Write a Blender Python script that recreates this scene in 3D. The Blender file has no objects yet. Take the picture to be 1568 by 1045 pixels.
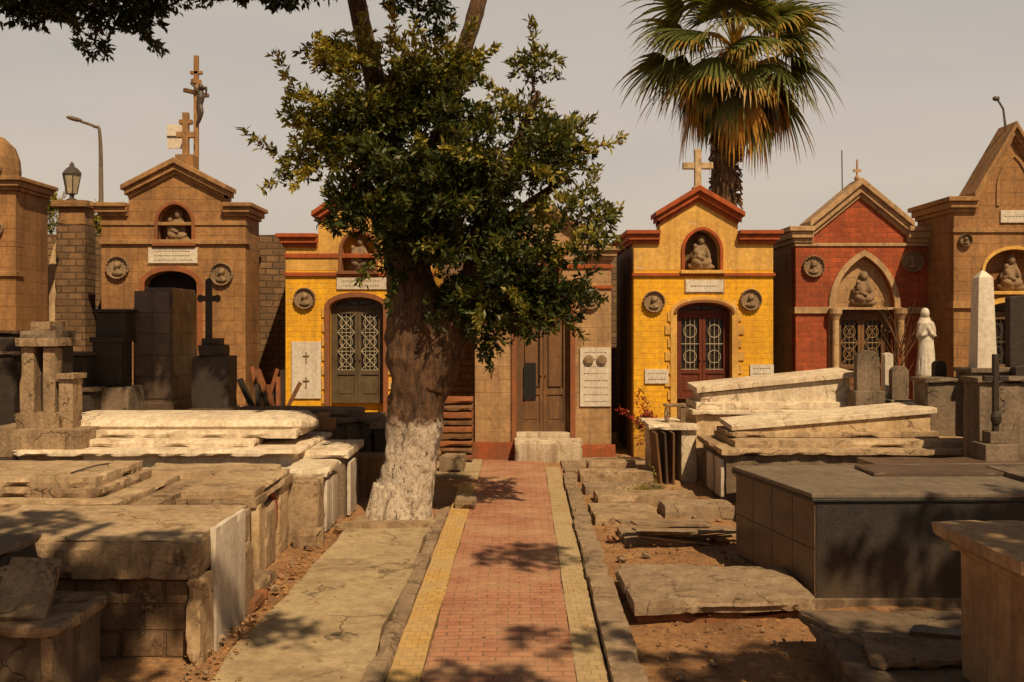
import bpy, bmesh, math, random
import numpy as np
from mathutils import Vector, Matrix, noise, Euler
R = random.Random(7)
rng = np.random.default_rng(7)
F = 1524.0; EYE = 2.5
# image pixel helpers: pixel column / row to metres at an assumed distance
def X(p, d): return (p-784)*d/F
def Z(p, d): return EYE-(p-500)*d/F

scene = bpy.context.scene
COL = scene.collection

# ------------------------------------------------------------------ materials
def newmat(name):
    m = bpy.data.materials.new(name); m.use_nodes = True
    nt = m.node_tree; b = nt.nodes['Principled BSDF']
    return m, nt, b
def N(nt, t, **k):
    n = nt.nodes.new(t)
    for a, v in k.items(): setattr(n, a, v)
    return n
def noise_node(nt, vec, scale, detail=6, rough=.6):
    n = N(nt, 'ShaderNodeTexNoise'); n.inputs['Scale'].default_value = scale
    n.inputs['Detail'].default_value = detail; n.inputs['Roughness'].default_value = rough
    nt.links.new(vec, n.inputs['Vector']); return n.outputs['Fac']
def ramp(nt, fac, stops):
    r = N(nt, 'ShaderNodeValToRGB'); e = r.color_ramp.elements
    while len(e) < len(stops): e.new(.5)
    for i, (p, c) in enumerate(stops):
        e[i].position = p; e[i].color = (c if len(c) == 4 else (*c, 1))
    nt.links.new(fac, r.inputs[0]); return r.outputs[0]
def mix(nt, fac, a, b, mode='MIX'):
    m = N(nt, 'ShaderNodeMix', data_type='RGBA', blend_type=mode)
    for s, v in ((0, fac), (6, a), (7, b)):
        if isinstance(v, (int, float)): m.inputs[s].default_value = v
        elif isinstance(v, tuple): m.inputs[s].default_value = (*v, 1) if len(v) == 3 else v
        else: nt.links.new(v, m.inputs[s])
    return m.outputs[2]
def mth(nt, op, a, b=0.0):
    m = N(nt, 'ShaderNodeMath', operation=op)
    for i, v in enumerate((a, b)):
        if isinstance(v, (int, float)): m.inputs[i].default_value = v
        else: nt.links.new(v, m.inputs[i])
    return m.outputs[0]
def bump(nt, b, h, strength, dist=.02):
    n = N(nt, 'ShaderNodeBump'); n.inputs['Strength'].default_value = strength
    n.inputs['Distance'].default_value = dist
    nt.links.new(h, n.inputs['Height']); nt.links.new(n.outputs[0], b.inputs['Normal'])
def wpos(nt):
    g = N(nt, 'ShaderNodeNewGeometry'); return g.outputs['Position']

def stone(name, c1, c2, rough=.85, scale=1.5, bmp=.5, stain=(.09, .06, .04), stain_amt=.5, grime=.5, brick=None, spec=.3, speck=0, blotch=.35, crack=0, peel=None):
    m, nt, b = newmat(name); P = wpos(nt)
    n1 = noise_node(nt, P, scale); n2 = noise_node(nt, P, scale*9, 8, .7)
    col = mix(nt, ramp(nt, n1, [(.3, (0, 0, 0)), (.7, (1, 1, 1))]), c1, c2)
    h = n2
    sep = N(nt, 'ShaderNodeSeparateXYZ'); nt.links.new(P, sep.inputs[0])
    if brick:
        bw, bh, mo, mc, vary = brick
        wb = noise_node(nt, P, 1.7, 3)
        u = mth(nt, 'ADD', mth(nt, 'ADD', sep.outputs[0], sep.outputs[1]), mth(nt, 'MULTIPLY', wb, .03))
        cb = N(nt, 'ShaderNodeCombineXYZ'); nt.links.new(u, cb.inputs[0]); nt.links.new(mth(nt, 'ADD', sep.outputs[2], mth(nt, 'MULTIPLY', wb, .03)), cb.inputs[1])
        br = N(nt, 'ShaderNodeTexBrick'); nt.links.new(cb.outputs[0], br.inputs['Vector'])
        br.inputs['Scale'].default_value = 1; br.inputs['Brick Width'].default_value = bw
        br.inputs['Row Height'].default_value = bh; br.inputs['Mortar Size'].default_value = mo
        br.inputs['Mortar Smooth'].default_value = .4
        br.inputs['Color1'].default_value = (1+vary, 1+vary, 1+vary, 1)
        br.inputs['Color2'].default_value = (1-vary, 1-vary, 1-vary, 1)
        br.inputs['Mortar'].default_value = (1, 1, 1, 1)
        col = mix(nt, 1.0, col, br.outputs['Color'], 'MULTIPLY')
        # mortar fades in and out where plaster or paint has filled the joints
        mfade = ramp(nt, noise_node(nt, P, 2.3, 4), [(.35, (.25, .25, .25)), (.6, (.8, .8, .8))])
        col = mix(nt, mth(nt, 'MULTIPLY', br.outputs['Fac'], mfade), col, mc)
        h = mth(nt, 'SUBTRACT', mth(nt, 'MULTIPLY', n2, .5), mth(nt, 'MULTIPLY', br.outputs['Fac'], .8))
    col = mix(nt, ramp(nt, n2, [(.35, (.45, .45, .45)), (.6, (0, 0, 0))]), col, stain)
    # blotches of old damp
    n4 = noise_node(nt, P, .8, 9, .72)
    col = mix(nt, mth(nt, 'MULTIPLY', ramp(nt, n4, [(.5, (0, 0, 0)), (.62, (1, 1, 1))]), blotch), col, stain)
    if peel:   # plaster or paint fallen away
        n5 = noise_node(nt, P, 2.6, 10, .75)
        pf = ramp(nt, n5, [(.60, (0, 0, 0)), (.625, (.85, .85, .85))])
        col = mix(nt, pf, col, peel); h = mth(nt, 'SUBTRACT', h, mth(nt, 'MULTIPLY', pf, .8))
    # vertical weather streaks
    mp = N(nt, 'ShaderNodeMapping'); mp.inputs['Scale'].default_value = (4, 4, .35); nt.links.new(P, mp.inputs[0])
    n3 = noise_node(nt, mp.outputs[0], 1.6, 6, .65)
    st = mth(nt, 'MULTIPLY', ramp(nt, n3, [(.46, (0, 0, 0)), (.70, (1, 1, 1))]), stain_amt)
    col = mix(nt, st, col, stain)
    if crack:
        vo = N(nt, 'ShaderNodeTexVoronoi', feature='DISTANCE_TO_EDGE'); vo.inputs['Scale'].default_value = crack
        wv = N(nt, 'ShaderNodeVectorMath', operation='ADD'); nz = N(nt, 'ShaderNodeTexNoise'); nz.inputs['Scale'].default_value = 3; nz.inputs['Detail'].default_value = 6
        nt.links.new(P, nz.inputs['Vector']); sc = N(nt, 'ShaderNodeVectorMath', operation='SCALE'); sc.inputs['Scale'].default_value = .5
        nt.links.new(nz.outputs['Color'], sc.inputs[0]); nt.links.new(P, wv.inputs[0]); nt.links.new(sc.outputs[0], wv.inputs[1]); nt.links.new(wv.outputs[0], vo.inputs['Vector'])
        cf = ramp(nt, vo.outputs['Distance'], [(0, (1, 1, 1)), (.012, (0, 0, 0))])
        cf = mth(nt, 'MULTIPLY', cf, ramp(nt, n1, [(.45, (0, 0, 0)), (.55, (.8, .8, .8))]))
        col = mix(nt, cf, col, tuple(q*.5 for q in stain)); h = mth(nt, 'SUBTRACT', h, cf)
    # ground grime
    mr = N(nt, 'ShaderNodeMapRange'); nt.links.new(sep.outputs[2], mr.inputs[0])
    mr.inputs[1].default_value = 0; mr.inputs[2].default_value = .8; mr.inputs[3].default_value = grime; mr.inputs[4].default_value = 0
    gr = mth(nt, 'MULTIPLY', mr.outputs[0], ramp(nt, n3, [(.3, (.4, .4, .4)), (.6, (1, 1, 1))]))
    col = mix(nt, gr, col, (.15, .085, .045))
    if speck:
        sp = noise_node(nt, P, 90, 2, .9)
        col = mix(nt, mth(nt, 'MULTIPLY', ramp(nt, sp, [(.5, (0, 0, 0)), (.68, (1, 1, 1))]), speck), col, (.3, .25, .2))
    nt.links.new(col, b.inputs['Base Color'])
    if rough < .6:   # dust dulls the polish in patches
        nt.links.new(ramp(nt, n4, [(.35, (rough,)*3), (.65, (min(1, rough+.35),)*3)]), b.inputs['Roughness'])
    else: b.inputs['Roughness'].default_value = rough
    b.inputs['Specular IOR Level'].default_value = spec
    bump(nt, b, h, bmp); return m

def plain(name, c, rough=.6, metal=0, var=.25, bmp=.2, sc=6):
    m, nt, b = newmat(name); P = wpos(nt)
    n = noise_node(nt, P, sc)
    col = mix(nt, ramp(nt, n, [(.35, (0, 0, 0)), (.7, (1, 1, 1))]), tuple(x*(1-var) for x in c), tuple(min(1, x*(1+var)) for x in c))
    nt.links.new(col, b.inputs['Base Color']); b.inputs['Roughness'].default_value = rough
    b.inputs['Metallic'].default_value = metal; bump(nt, b, noise_node(nt, P, sc*8), bmp, .01); return m

M = {}
M['sandstone'] = stone('sandstone', (.42, .215, .08), (.29, .14, .052), brick=(.55, .24, .007, (.14, .075, .035), .05), stain=(.1, .05, .025), stain_amt=.5)
M['sandtrim'] = stone('sandstone_trim', (.46, .25, .10), (.31, .16, .062), stain=(.1, .055, .028), stain_amt=.6)
M['sideplaster'] = stone('shaded_side_plaster', (.2, .11, .05), (.13, .07, .035), brick=(.26, .105, .009, (.07, .04, .02), .1), stain_amt=.5)  # dark brown side wall; the shade on that side is put into its colour
M['tan'] = stone('tan_plaster', (.52, .32, .15), (.38, .215, .10), brick=(.5, .25, .006, (.22, .13, .07), .04), stain=(.14, .08, .04), stain_amt=.5, peel=(.3, .15, .07))
M['tantrim'] = stone('tan_trim', (.56, .37, .19), (.43, .26, .13), stain=(.13, .075, .04), stain_amt=.5)
M['yellow'] = stone('yellow_painted_brick', (.88, .46, .018), (.76, .37, .015), brick=(.26, .105, .006, (.6, .31, .02), .04), stain=(.36, .17, .03), stain_amt=.45, grime=.85, blotch=.28, peel=(.72, .43, .12))
M['yelldull'] = stone('yellow_limewash', (.78, .46, .11), (.64, .35, .07), stain=(.27, .13, .045), stain_amt=.45, peel=(.6, .4, .2))
M['orange'] = stone('terracotta_paint', (.46, .10, .025), (.35, .07, .018), stain=(.13, .045, .02), stain_amt=.6)
M['rust'] = stone('rust_trim', (.34, .11, .035), (.25, .08, .028), stain_amt=.5)
M['redbrick'] = stone('red_brick', (.44, .09, .028), (.32, .062, .02), brick=(.26, .1, .009, (.26, .10, .05), .18), stain=(.11, .034, .016), stain_amt=.45)
M['wallbrick'] = stone('old_wall_brick', (.27, .15, .07), (.16, .09, .045), brick=(.3, .14, .018, (.055, .03, .018), .25), stain_amt=.6, bmp=.9)
M['cream'] = stone('cream_plaster', (.68, .5, .3), (.54, .37, .2), stain=(.2, .115, .055), stain_amt=.6, scale=2, crack=1.1, peel=(.34, .2, .11))
M['white'] = stone('white_plaster', (.82, .71, .54), (.68, .55, .39), stain=(.28, .17, .1), stain_amt=.5, grime=.7, scale=2, crack=.9, peel=(.45, .31, .19))
M['marble'] = stone('weathered_marble', (.74, .66, .55), (.6, .52, .42), rough=.5, stain=(.3, .22, .14), stain_amt=.4, bmp=.2, blotch=.2)
M['old'] = stone('old_limestone', (.46, .32, .19), (.31, .2, .115), scale=2.5, stain=(.085, .052, .03), stain_amt=.65, bmp=.9, crack=1.5, peel=(.2, .12, .065))
M['beige'] = stone('beige_slab', (.56, .41, .25), (.42, .28, .16), scale=1.8, stain=(.14, .085, .045), stain_amt=.5, bmp=.7, blotch=.5, crack=1.2, peel=(.3, .18, .1))
M['rough'] = stone('rubble_masonry', (.34, .21, .115), (.18, .11, .062), scale=3.5, brick=(.34, .2, .016, (.12, .075, .045), .2), stain=(.06, .038, .024), stain_amt=.8, bmp=1, peel=(.42, .28, .16))
M['greystone'] = stone('grey_stone', (.27, .195, .13), (.17, .12, .08), scale=2, stain=(.05, .036, .026), stain_amt=.7, bmp=.7, crack=1.2)
M['dark'] = stone('dark_stone', (.06, .042, .03), (.035, .025, .019), rough=.6, stain=(.02, .015, .012), stain_amt=.5, bmp=.5)
M['granite'] = stone('polished_granite', (.14, .08, .048), (.08, .048, .03), rough=.28, scale=1, stain=(.03, .02, .016), stain_amt=.4, bmp=.08, spec=.5, speck=.25, grime=.6)
M['granblack'] = stone('black_granite', (.02, .018, .016), (.013, .012, .011), rough=.35, scale=1, stain=(.035, .028, .02), stain_amt=.3, bmp=.12, spec=.4, speck=.14, grime=.35)
M['grantop'] = stone('granite_top_reflection', (.24, .18, .125), (.15, .11, .075), rough=.5, scale=1.4, stain=(.05, .038, .028), stain_amt=.4, bmp=.15, speck=.3)  # lighter than the body: the lid's reflection is put into the colour
M['concrete'] = stone('concrete', (.50, .38, .225), (.37, .27, .155), scale=1.2, stain=(.17, .11, .06), stain_amt=.3, grime=0, bmp=.6, blotch=.5, crack=.8)
M['kerb'] = stone('kerb_concrete', (.44, .32, .2), (.29, .2, .125), scale=3, stain=(.12, .08, .05), stain_amt=.5, grime=.2, bmp=.8, crack=1.6, peel=(.2, .13, .075))
M['wood'] = stone('brown_wood', (.25, .12, .045), (.145, .068, .028), rough=.65, scale=4, stain=(.05, .03, .02), stain_amt=.7, grime=.2)
M['plank'] = stone('grey_planks', (.4, .28, .17), (.22, .145, .085), scale=5, stain=(.06, .04, .03), stain_amt=.7, grime=.2)
M['reddoor'] = stone('red_brown_door', (.2, .04, .014), (.12, .026, .01), rough=.5, scale=4, stain=(.04, .015, .01), stain_amt=.5, grime=.2)
M['browndoor'] = stone('faded_brown_door', (.15, .10, .05), (.09, .06, .03), rough=.55, scale=4, stain=(.04, .03, .02), stain_amt=.5, grime=.2)
M['iron'] = plain('wrought_iron', (.09, .07, .055), .5, .3)
M['pale_iron'] = plain('painted_iron', (.4, .32, .21), .5)
M['black'] = plain('dark_interior', (.008, .006, .005), .9)
M['ink'] = plain('engraved_letters', (.2, .15, .1), .8)
M['glass'] = plain('dusty_glass', (.03, .022, .016), .2)
M['gilt'] = plain('gilded_bronze', (.28, .17, .07), .5, .2)
M['relief'] = stone('relief_stone', (.36, .24, .135), (.24, .15, .08), stain=(.07, .042, .027), stain_amt=.5, bmp=.2)
M['soil'] = plain('red_soil', (.3, .15, .07), .95)

# ------------------------------------------------------------------ mesh builder
def arch_pts(cx, zs, w, rise, n=10):
    pts = []
    if rise >= w*1.02:
        c = (rise*rise-w*w)/(2*w); r = w+c
        a1 = math.atan2(rise, -c)
        for i in range(n+1):
            a = math.pi+(a1-math.pi)*i/n
            pts.append((cx+c+r*math.cos(a), zs+r*math.sin(a)))
        pts[-1] = (cx, zs+rise)
        pts += [(2*cx-x, z) for x, z in reversed(pts[:-1])]
    else:
        for i in range(2*n+1):
            a = math.pi*(1-i/(2*n)); pts.append((cx+w*math.cos(a), zs+rise*math.sin(a)))
    return pts

class MB:
    def __init__(s): s.v = []; s.f = []; s.m = []; s.mats = []
    def mi(s, m):
        if m not in s.mats: s.mats.append(m)
        return s.mats.index(m)
    def add(s, v, f, m):
        o = len(s.v); i = s.mi(m); s.v += [tuple(p) for p in v]
        for q in f: s.f.append(tuple(o+k for k in q)); s.m.append(i)
    def box(s, x0, x1, y0, y1, z0, z1, m, rot=None):
        v = [Vector((x, y, z)) for x in (x0, x1) for y in (y0, y1) for z in (z0, z1)]
        if rot:
            c = Vector(((x0+x1)/2, (y0+y1)/2, (z0+z1)/2))
            Rm = Euler(rot).to_matrix(); v = [Rm@(p-c)+c for p in v]
        s.add(v, [(0, 1, 3, 2), (4, 6, 7, 5), (0, 4, 5, 1), (2, 3, 7, 6), (0, 2, 6, 4), (1, 5, 7, 3)], m)
    def ext(s, poly, y0, y1, m):
        n = len(poly); v = [(x, y0, z) for x, z in poly]+[(x, y1, z) for x, z in poly]
        f = [tuple(range(n)), tuple(range(2*n-1, n-1, -1))]+[(i, (i+1) % n, n+(i+1) % n, n+i) for i in range(n)]
        s.add(v, f, m)
    def prism(s, fp, z0, z1, m, grow=0):
        n = len(fp); cx = sum(p[0] for p in fp)/n; cy = sum(p[1] for p in fp)/n
        v = [(x, y, z0) for x, y in fp]+[(x+(x-cx)*grow, y+(y-cy)*grow, z1) for x, y in fp]
        f = [tuple(range(n)), tuple(range(2*n-1, n-1, -1))]+[(i, (i+1) % n, n+(i+1) % n, n+i) for i in range(n)]
        s.add(v, f, m)
    def slab(s, fp, z0, z1, m, amp=.006, step=.07, chip=1.0):
        """weathered block: fp = 4 corners (fl, fr, br, bl); z1 scalar or 4 heights"""
        if not isinstance(z1, (tuple, list)): z1 = (z1,)*4
        P = [Vector((*p, 0)) for p in fp]
        lu = max((P[1]-P[0]).length, (P[2]-P[3]).length); lv = max((P[3]-P[0]).length, (P[2]-P[1]).length); lw = max(z1)-z0
        nu, nv, nw = [max(2, min(44, int(round(l/step)))) for l in (lu, lv, lw)]
        idx = {}; vs = []
        ax = (P[1]-P[0]).normalized(); ay = (P[3]-P[0]).normalized()
        def vid(i, j, k):
            key = (i, j, k)
            if key in idx: return idx[key]
            u, v, w = i/nu, j/nv, k/nw
            p = (P[0]*(1-u)+P[1]*u)*(1-v)+(P[3]*(1-u)+P[2]*u)*v
            zt = (z1[0]*(1-u)+z1[1]*u)*(1-v)+(z1[3]*(1-u)+z1[2]*u)*v
            p.z = z0+(zt-z0)*w
            e = (i in (0, nu))+(j in (0, nv))+(k in (0, nw))
            q = p+noise.noise_vector(p*1.7)*amp*.8+noise.noise_vector(p*8)*amp*.5
            if e >= 2:
                c = max(0, noise.noise(p*3.1)-.12)*amp*chip*9+amp*.35+max(0, noise.noise(p*9)-.3)*amp*chip*6
                dd = Vector(((1 if i == 0 else -1) if i in (0, nu) else 0, (1 if j == 0 else -1) if j in (0, nv) else 0, (1 if k == 0 else -1) if k in (0, nw) else 0))
                q += (ax*dd.x+ay*dd.y+Vector((0, 0, dd.z)))*min(c, lw*.35)
            idx[key] = len(vs); vs.append(q); return idx[key]
        fs = []
        for i in range(nu):
            for j in range(nv):
                for k in (0, nw): fs.append((vid(i, j, k), vid(i+1, j, k), vid(i+1, j+1, k), vid(i, j+1, k)))
        for i in range(nu):
            for k in range(nw):
                for j in (0, nv): fs.append((vid(i, j, k), vid(i+1, j, k), vid(i+1, j, k+1), vid(i, j, k+1)))
        for j in range(nv):
            for k in range(nw):
                for i in (0, nu): fs.append((vid(i, j, k), vid(i, j+1, k), vid(i, j+1, k+1), vid(i, j, k+1)))
        s.add(vs, fs, m)
    def sbox(s, x0, x1, y0, y1, z0, z1, m, **k): s.slab([(x0, y0), (x1, y0), (x1, y1), (x0, y1)], z0, z1, m, **k)
    def lathe(s, prof, c, m, n=16, axis='z'):
        v = []; f = []
        for r, h in prof:
            for i in range(n):
                a = 2*math.pi*i/n; a1, a2 = r*math.cos(a), r*math.sin(a)
                v.append((c[0]+a1, c[1]+a2, c[2]+h) if axis == 'z' else (c[0]+a1, c[1]+h, c[2]+a2))
        for j in range(len(prof)-1):
            for i in range(n): f.append((j*n+i, j*n+(i+1) % n, (j+1)*n+(i+1) % n, (j+1)*n+i))
        f.append(tuple(range(n))); f.append(tuple(range((len(prof)-1)*n, len(prof)*n)))
        s.add(v, f, m)
    def ell(s, c, r, m, n=12, rot=None):
        Rm = Euler(rot).to_matrix() if rot else None
        v = []; f = []; k = n//2+1
        for j in range(k+1):
            t = math.pi*j/k
            for i in range(n):
                a = 2*math.pi*i/n; p = Vector((r[0]*math.sin(t)*math.cos(a), r[1]*math.sin(t)*math.sin(a), r[2]*math.cos(t)))
                if Rm: p = Rm@p
                v.append(p+Vector(c))
        for j in range(k):
            for i in range(n): f.append((j*n+i, j*n+(i+1) % n, (j+1)*n+(i+1) % n, (j+1)*n+i))
        s.add(v, f, m)
    def tube(s, pts, rad, m, n=8, sub=1, rough=0, fr=3):
        pts = [Vector(p) for p in pts]
        if sub > 1:
            P = [pts[0]]+pts+[pts[-1]]; rr = [rad[0]]+list(rad)+[rad[-1]]; np_, nr = [], []
            for i in range(1, len(P)-2):
                for k in range(sub):
                    t = k/sub
                    cr = lambda a, b, c, d: .5*((2*b)+(c-a)*t+(2*a-5*b+4*c-d)*t*t+(3*b-a-3*c+d)*t**3)
                    np_.append(cr(P[i-1], P[i], P[i+1], P[i+2])); nr.append(rr[i]*(1-t)+rr[i+1]*t)
            np_.append(pts[-1]); nr.append(rad[-1]); pts, rad = np_, nr
        v = []; f = []; up = Vector((0.13, 1, 0.07)).normalized()
        for i, p in enumerate(pts):
            d = (pts[min(i+1, len(pts)-1)]-pts[max(i-1, 0)]).normalized()
            a = d.cross(up); a = a.normalized() if a.length > 1e-3 else Vector((1, 0, 0)); b = d.cross(a)
            for k in range(n):
                t = 2*math.pi*k/n; o = a*math.cos(t)+b*math.sin(t)
                q = p+o*rad[i]
                if rough:
                    s3 = Vector((q.x*fr, q.y*fr, q.z*fr*.45)); q += o*rad[i]*rough*(noise.noise(s3)+.6*noise.noise(s3*2.7)+.4*noise.noise(s3*6))
                v.append(q)
        for i in range(len(pts)-1):
            for k in range(n): f.append((i*n+k, i*n+(k+1) % n, (i+1)*n+(k+1) % n, (i+1)*n+k))
        f.append(tuple(range(n))); f.append(tuple(range((len(pts)-1)*n, len(pts)*n)))
        s.add(v, f, m)
    def build(s, name, parent=None, bevel=0, voxel=0, smooth=False, recalc=True):
        me = bpy.data.meshes.new(name); me.from_pydata(s.v, [], s.f)
        for m in s.mats: me.materials.append(M[m] if isinstance(m, str) else m)
        me.polygons.foreach_set('material_index', s.m)
        if recalc:
            b = bmesh.new(); b.from_mesh(me); bmesh.ops.recalc_face_normals(b, faces=b.faces); b.to_mesh(me); b.free()
        if smooth: me.polygons.foreach_set('use_smooth', [True]*len(me.polygons))
        o = bpy.data.objects.new(name, me); COL.objects.link(o)
        if parent:
            o.parent = parent; o.matrix_parent_inverse = Matrix.Translation(parent.location).inverted()
        if voxel:
            r = o.modifiers.new('r', 'REMESH'); r.mode = 'VOXEL'; r.voxel_size = voxel; r.use_smooth_shade = True
        if bevel:
            r = o.modifiers.new('b', 'BEVEL'); r.width = bevel; r.segments = 2; r.limit_method = 'ANGLE'; r.angle_limit = math.radians(50)
        return o
def empty(name, loc):
    e = bpy.data.objects.new(name, None); e.location = loc; e.empty_display_size = .2; COL.objects.link(e); return e

# ------------------------------------------------------------------ sculpture
def madonna(mb, cx, y, z0, h, m):
    q = lambda dx, dy, dz, rx, ry, rz, rot=None: mb.ell((cx+dx*h, y-dy*h, z0+dz*h), (rx*h, ry*h, rz*h), m, 12, rot)
    q(0, .05, .14, .36, .14, .14); q(-.12, .12, .24, .17, .15, .12, (0, .5, 0)); q(.14, .1, .22, .18, .15, .12, (0, -.4, 0))
    q(0, .05, .48, .17, .12, .24); q(0, .05, .62, .2, .1, .1)
    q(.02, .1, .84, .09, .09, .115); q(.03, .05, .85, .13, .1, .15); q(.1, .04, .66, .11, .08, .17, (0, -.4, 0))
    q(-.2, .1, .5, .07, .07, .19, (0, .5, 0)); q(-.1, .2, .42, .17, .06, .055, (0, -.35, 0)); q(.19, .1, .48, .07, .07, .19, (0, -.3, 0))
    q(-.14, .19, .5, .09, .09, .14, (0, -.3, 0)); q(-.17, .2, .67, .068, .068, .078); q(-.05, .22, .37, .15, .06, .06, (0, .4, 0)); q(.2, .1, .1, .2, .1, .08)
def saint(mb, cx, y, z0, h, m):
    q = lambda dx, dy, dz, rx, ry, rz, rot=None: mb.ell((cx+dx*h, y-dy*h, z0+dz*h), (rx*h, ry*h, rz*h), m, 12, rot)
    mb.lathe([(.13*h, 0), (.14*h, .03*h), (.115*h, .25*h), (.1*h, .5*h), (.11*h, .68*h), (.12*h, .78*h), (.05*h, .84*h)], (cx, y, z0), m, 14)
    q(0, 0, .92, .05, .055, .07); q(0, -.02, .92, .068, .06, .085); q(0, -.03, .78, .1, .06, .12)
    q(-.1, .03, .68, .035, .04, .13, (.3, .25, 0)); q(.1, .03, .68, .035, .04, .13, (.3, -.25, 0))
    q(-.05, .1, .62, .08, .035, .032, (0, -.5, 0)); q(.05, .1, .62, .08, .035, .032, (0, .5, 0)); q(0, .13, .68, .025, .03, .05)
    for i in range(7):
        a = -1.2+i*.4; mb.tube([(cx+math.sin(a)*.13*h, y-math.cos(a)*.13*h, z0+.02*h), (cx+math.sin(a)*.1*h, y-math.cos(a)*.1*h, z0+.55*h)], [.018*h, .01*h], m, 6)
def medallion(root, cx, y, cz, r, m='relief'):
    mb = MB(); mb.lathe([(r*.98, 0), (r*1.0, -.05), (r*.93, -.085), (r*.84, -.05), (r*.8, -.03), (0.01, -.03)], (cx, y, cz), m, 24, 'y')
    for i in range(18):
        a = i*math.pi/9; mb.ell((cx+r*.92*math.cos(a), y-.075, cz+r*.92*math.sin(a)), (r*.085, .02, r*.085), m, 6)
    mb.build('medallion_frame', root, smooth=False)
    b = MB(); q = lambda dx, dz, rx, rz, ry=.05, dy=.04, rot=None: b.ell((cx+dx*r, y-dy, cz+dz*r), (rx*r, ry, rz*r), m, 10, rot)
    q(0, -.45, .5, .25); q(0, -.25, .18, .25, .06); q(.02, .18, .22, .29, .08, .05); q(.04, .27, .3, .28, .06, .04); q(-.1, .08, .12, .17, .06, .06); q(-.2, .15, .07, .07, .04, .07)
    b.build('medallion_bust', root, voxel=.018)

# ------------------------------------------------------------------ mausoleum
def ring(mb, cx, zs, w, rise, th, legs, y0, y1, m):
    o = arch_pts(cx, zs, w+th, rise+th); i = arch_pts(cx, zs, w, rise)
    poly = [(cx-w-th, legs)] + o + [(cx+w+th, legs), (cx+w, legs)] + i[::-1] + [(cx-w, legs)]
    if abs(legs-zs) < 1e-4: poly = o+i[::-1]
    mb.ext(poly, y0, y1, m)

def mausoleum(name, D, xl, xr, ysh, gl, gr, yg, pk, door, niche=None, wall='tan', trim='tantrim', gabm=None, low=None, ring_m=None, depth=4,
              ct=14, z0=0.0, bands=(), nring=None, doorring=8, side=None):
    x = lambda p: X(p, D); z = lambda p: Z(p, D); s = D/F
    root = empty(name, ((x(xl)+x(xr))/2, D, 0))
    trimm = trim; ring_m = ring_m or trim; gabm = gabm or wall; low = low or wall; nring = nring or ring_m; side = side or wall
    xL, xR, zs, zg, zp, cx = x(xl), x(xr), z(ysh), z(yg), z(pk[1]), x(pk[0])
    GL, GR = x(gl), x(gr)
    dcx, dw, dsp, dtop, dbase = x(door[0]), door[1]*s, z(door[2]), z(door[3]), z(door[4])
    zb = z(niche[2]) if niche else z(door[3]-14)
    ap = arch_pts(dcx, dsp, dw, dtop-dsp)
    mb = MB()
    mb.ext([(xL, z0-.1), (xL, zb), (xR, zb), (xR, z0-.1), (dcx+dw, z0-.1)]+ap[::-1]+[(dcx-dw, z0-.1)], D, D+.3, low)
    up = [(xL, zb), (xL, zs), (GL, zs), (GL, zg), (cx, zp), (GR, zg), (GR, zs), (xR, zs), (xR, zb)]
    if niche:
        ncx, nw, nb, nt_, nsp = x(niche[0]), niche[1]*s, z(niche[2]), z(niche[3]), z(niche[4])
        up += [(ncx+nw, zb)]+arch_pts(ncx, nsp, nw, nt_-nsp)[::-1]+[(ncx-nw, zb)]
    mb.ext(up, D, D+.3, gabm)
    mb.build('front_wall', root, bevel=.012)
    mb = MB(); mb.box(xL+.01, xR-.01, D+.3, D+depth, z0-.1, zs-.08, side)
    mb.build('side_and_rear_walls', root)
    mb = MB(); mb.ext([(GL+.02, zs-.08), (GL+.02, zg-.03), (cx, zp-.03), (GR-.02, zg-.03), (GR-.02, zs-.08)], D+.301, D+.55, side)
    mb.build('gable_body', root)
    mb = MB(); t = ct*s
    for (a, b, L) in ((xL, GL, True), (GR, xR, False)):
        mb.box(a-.10 if L else a+.002, b-.002 if L else b+.10, D-.12, D+depth+.05, zs-.01, zs+t*.55, trimm)
        mb.box(a-.16 if L else a+.004, b-.004 if L else b+.16, D-.18, D+depth+.1, zs+t*.55, zs+t, trimm)
        mb.box(a-.05 if L else a+.003, b-.003 if L else b+.05, D-.06, D+depth, zs-t*.45, zs-.01, trimm)
    def rake(e, dz, tt, pr):
        A = (GL-e, zg+dz-(e*(zp-zg)/(cx-GL))); B = (cx, zp+dz); C = (GR+e, zg+dz-(e*(zp-zg)/(GR-cx)))
        mb.ext([A, B, C, (C[0], C[1]-tt), (B[0], B[1]-tt*1.15), (A[0], A[1]-tt)], D-pr, D+.56-pr*.1, trimm)
    rake(.10, t*1.1, t*.55, .19); rake(.05, t*.55, t*.65, .12); rake(.0, -t*.1, t*.45, .05)
    mb.build('cornice', root, bevel=.012)
    mb = MB()
    for (py, th, pr, mm) in bands:
        zc = z(py); hh = th*s
        if zc-hh < dtop and zc > z0:
            mb.box(xL-pr*.6, dcx-dw-.09, D-pr, D+.25, zc-hh, zc, mm); mb.box(dcx+dw+.09, xR+pr*.6, D-pr, D+.25, zc-hh, zc, mm)
        else: mb.box(xL-pr*.6, xR+pr*.6, D-pr, D+.25, zc-hh, zc, mm)
    ring(mb, dcx, dsp, dw, dtop-dsp, doorring*s, z0, D-.045, D+.06, ring_m)
    if niche:
        ring(mb, ncx, nsp, nw, nt_-nsp, 5*s, zb, D-.04, D+.05, nring)
        mb.box(ncx-nw-7*s, ncx+nw+7*s, D-.09, D+.28, zb-5*s, zb+.003, ring_m)
    mb.build('string_courses_and_arches', root, bevel=.008)
    if niche:
        mb = MB(); madonna(mb, ncx, D+.2, zb, (nt_-zb)*.9, 'relief'); mb.build('niche_statue', root, voxel=.016)
    return root, x, z, s, (dcx, dw, dsp, dtop, dbase)

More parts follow.
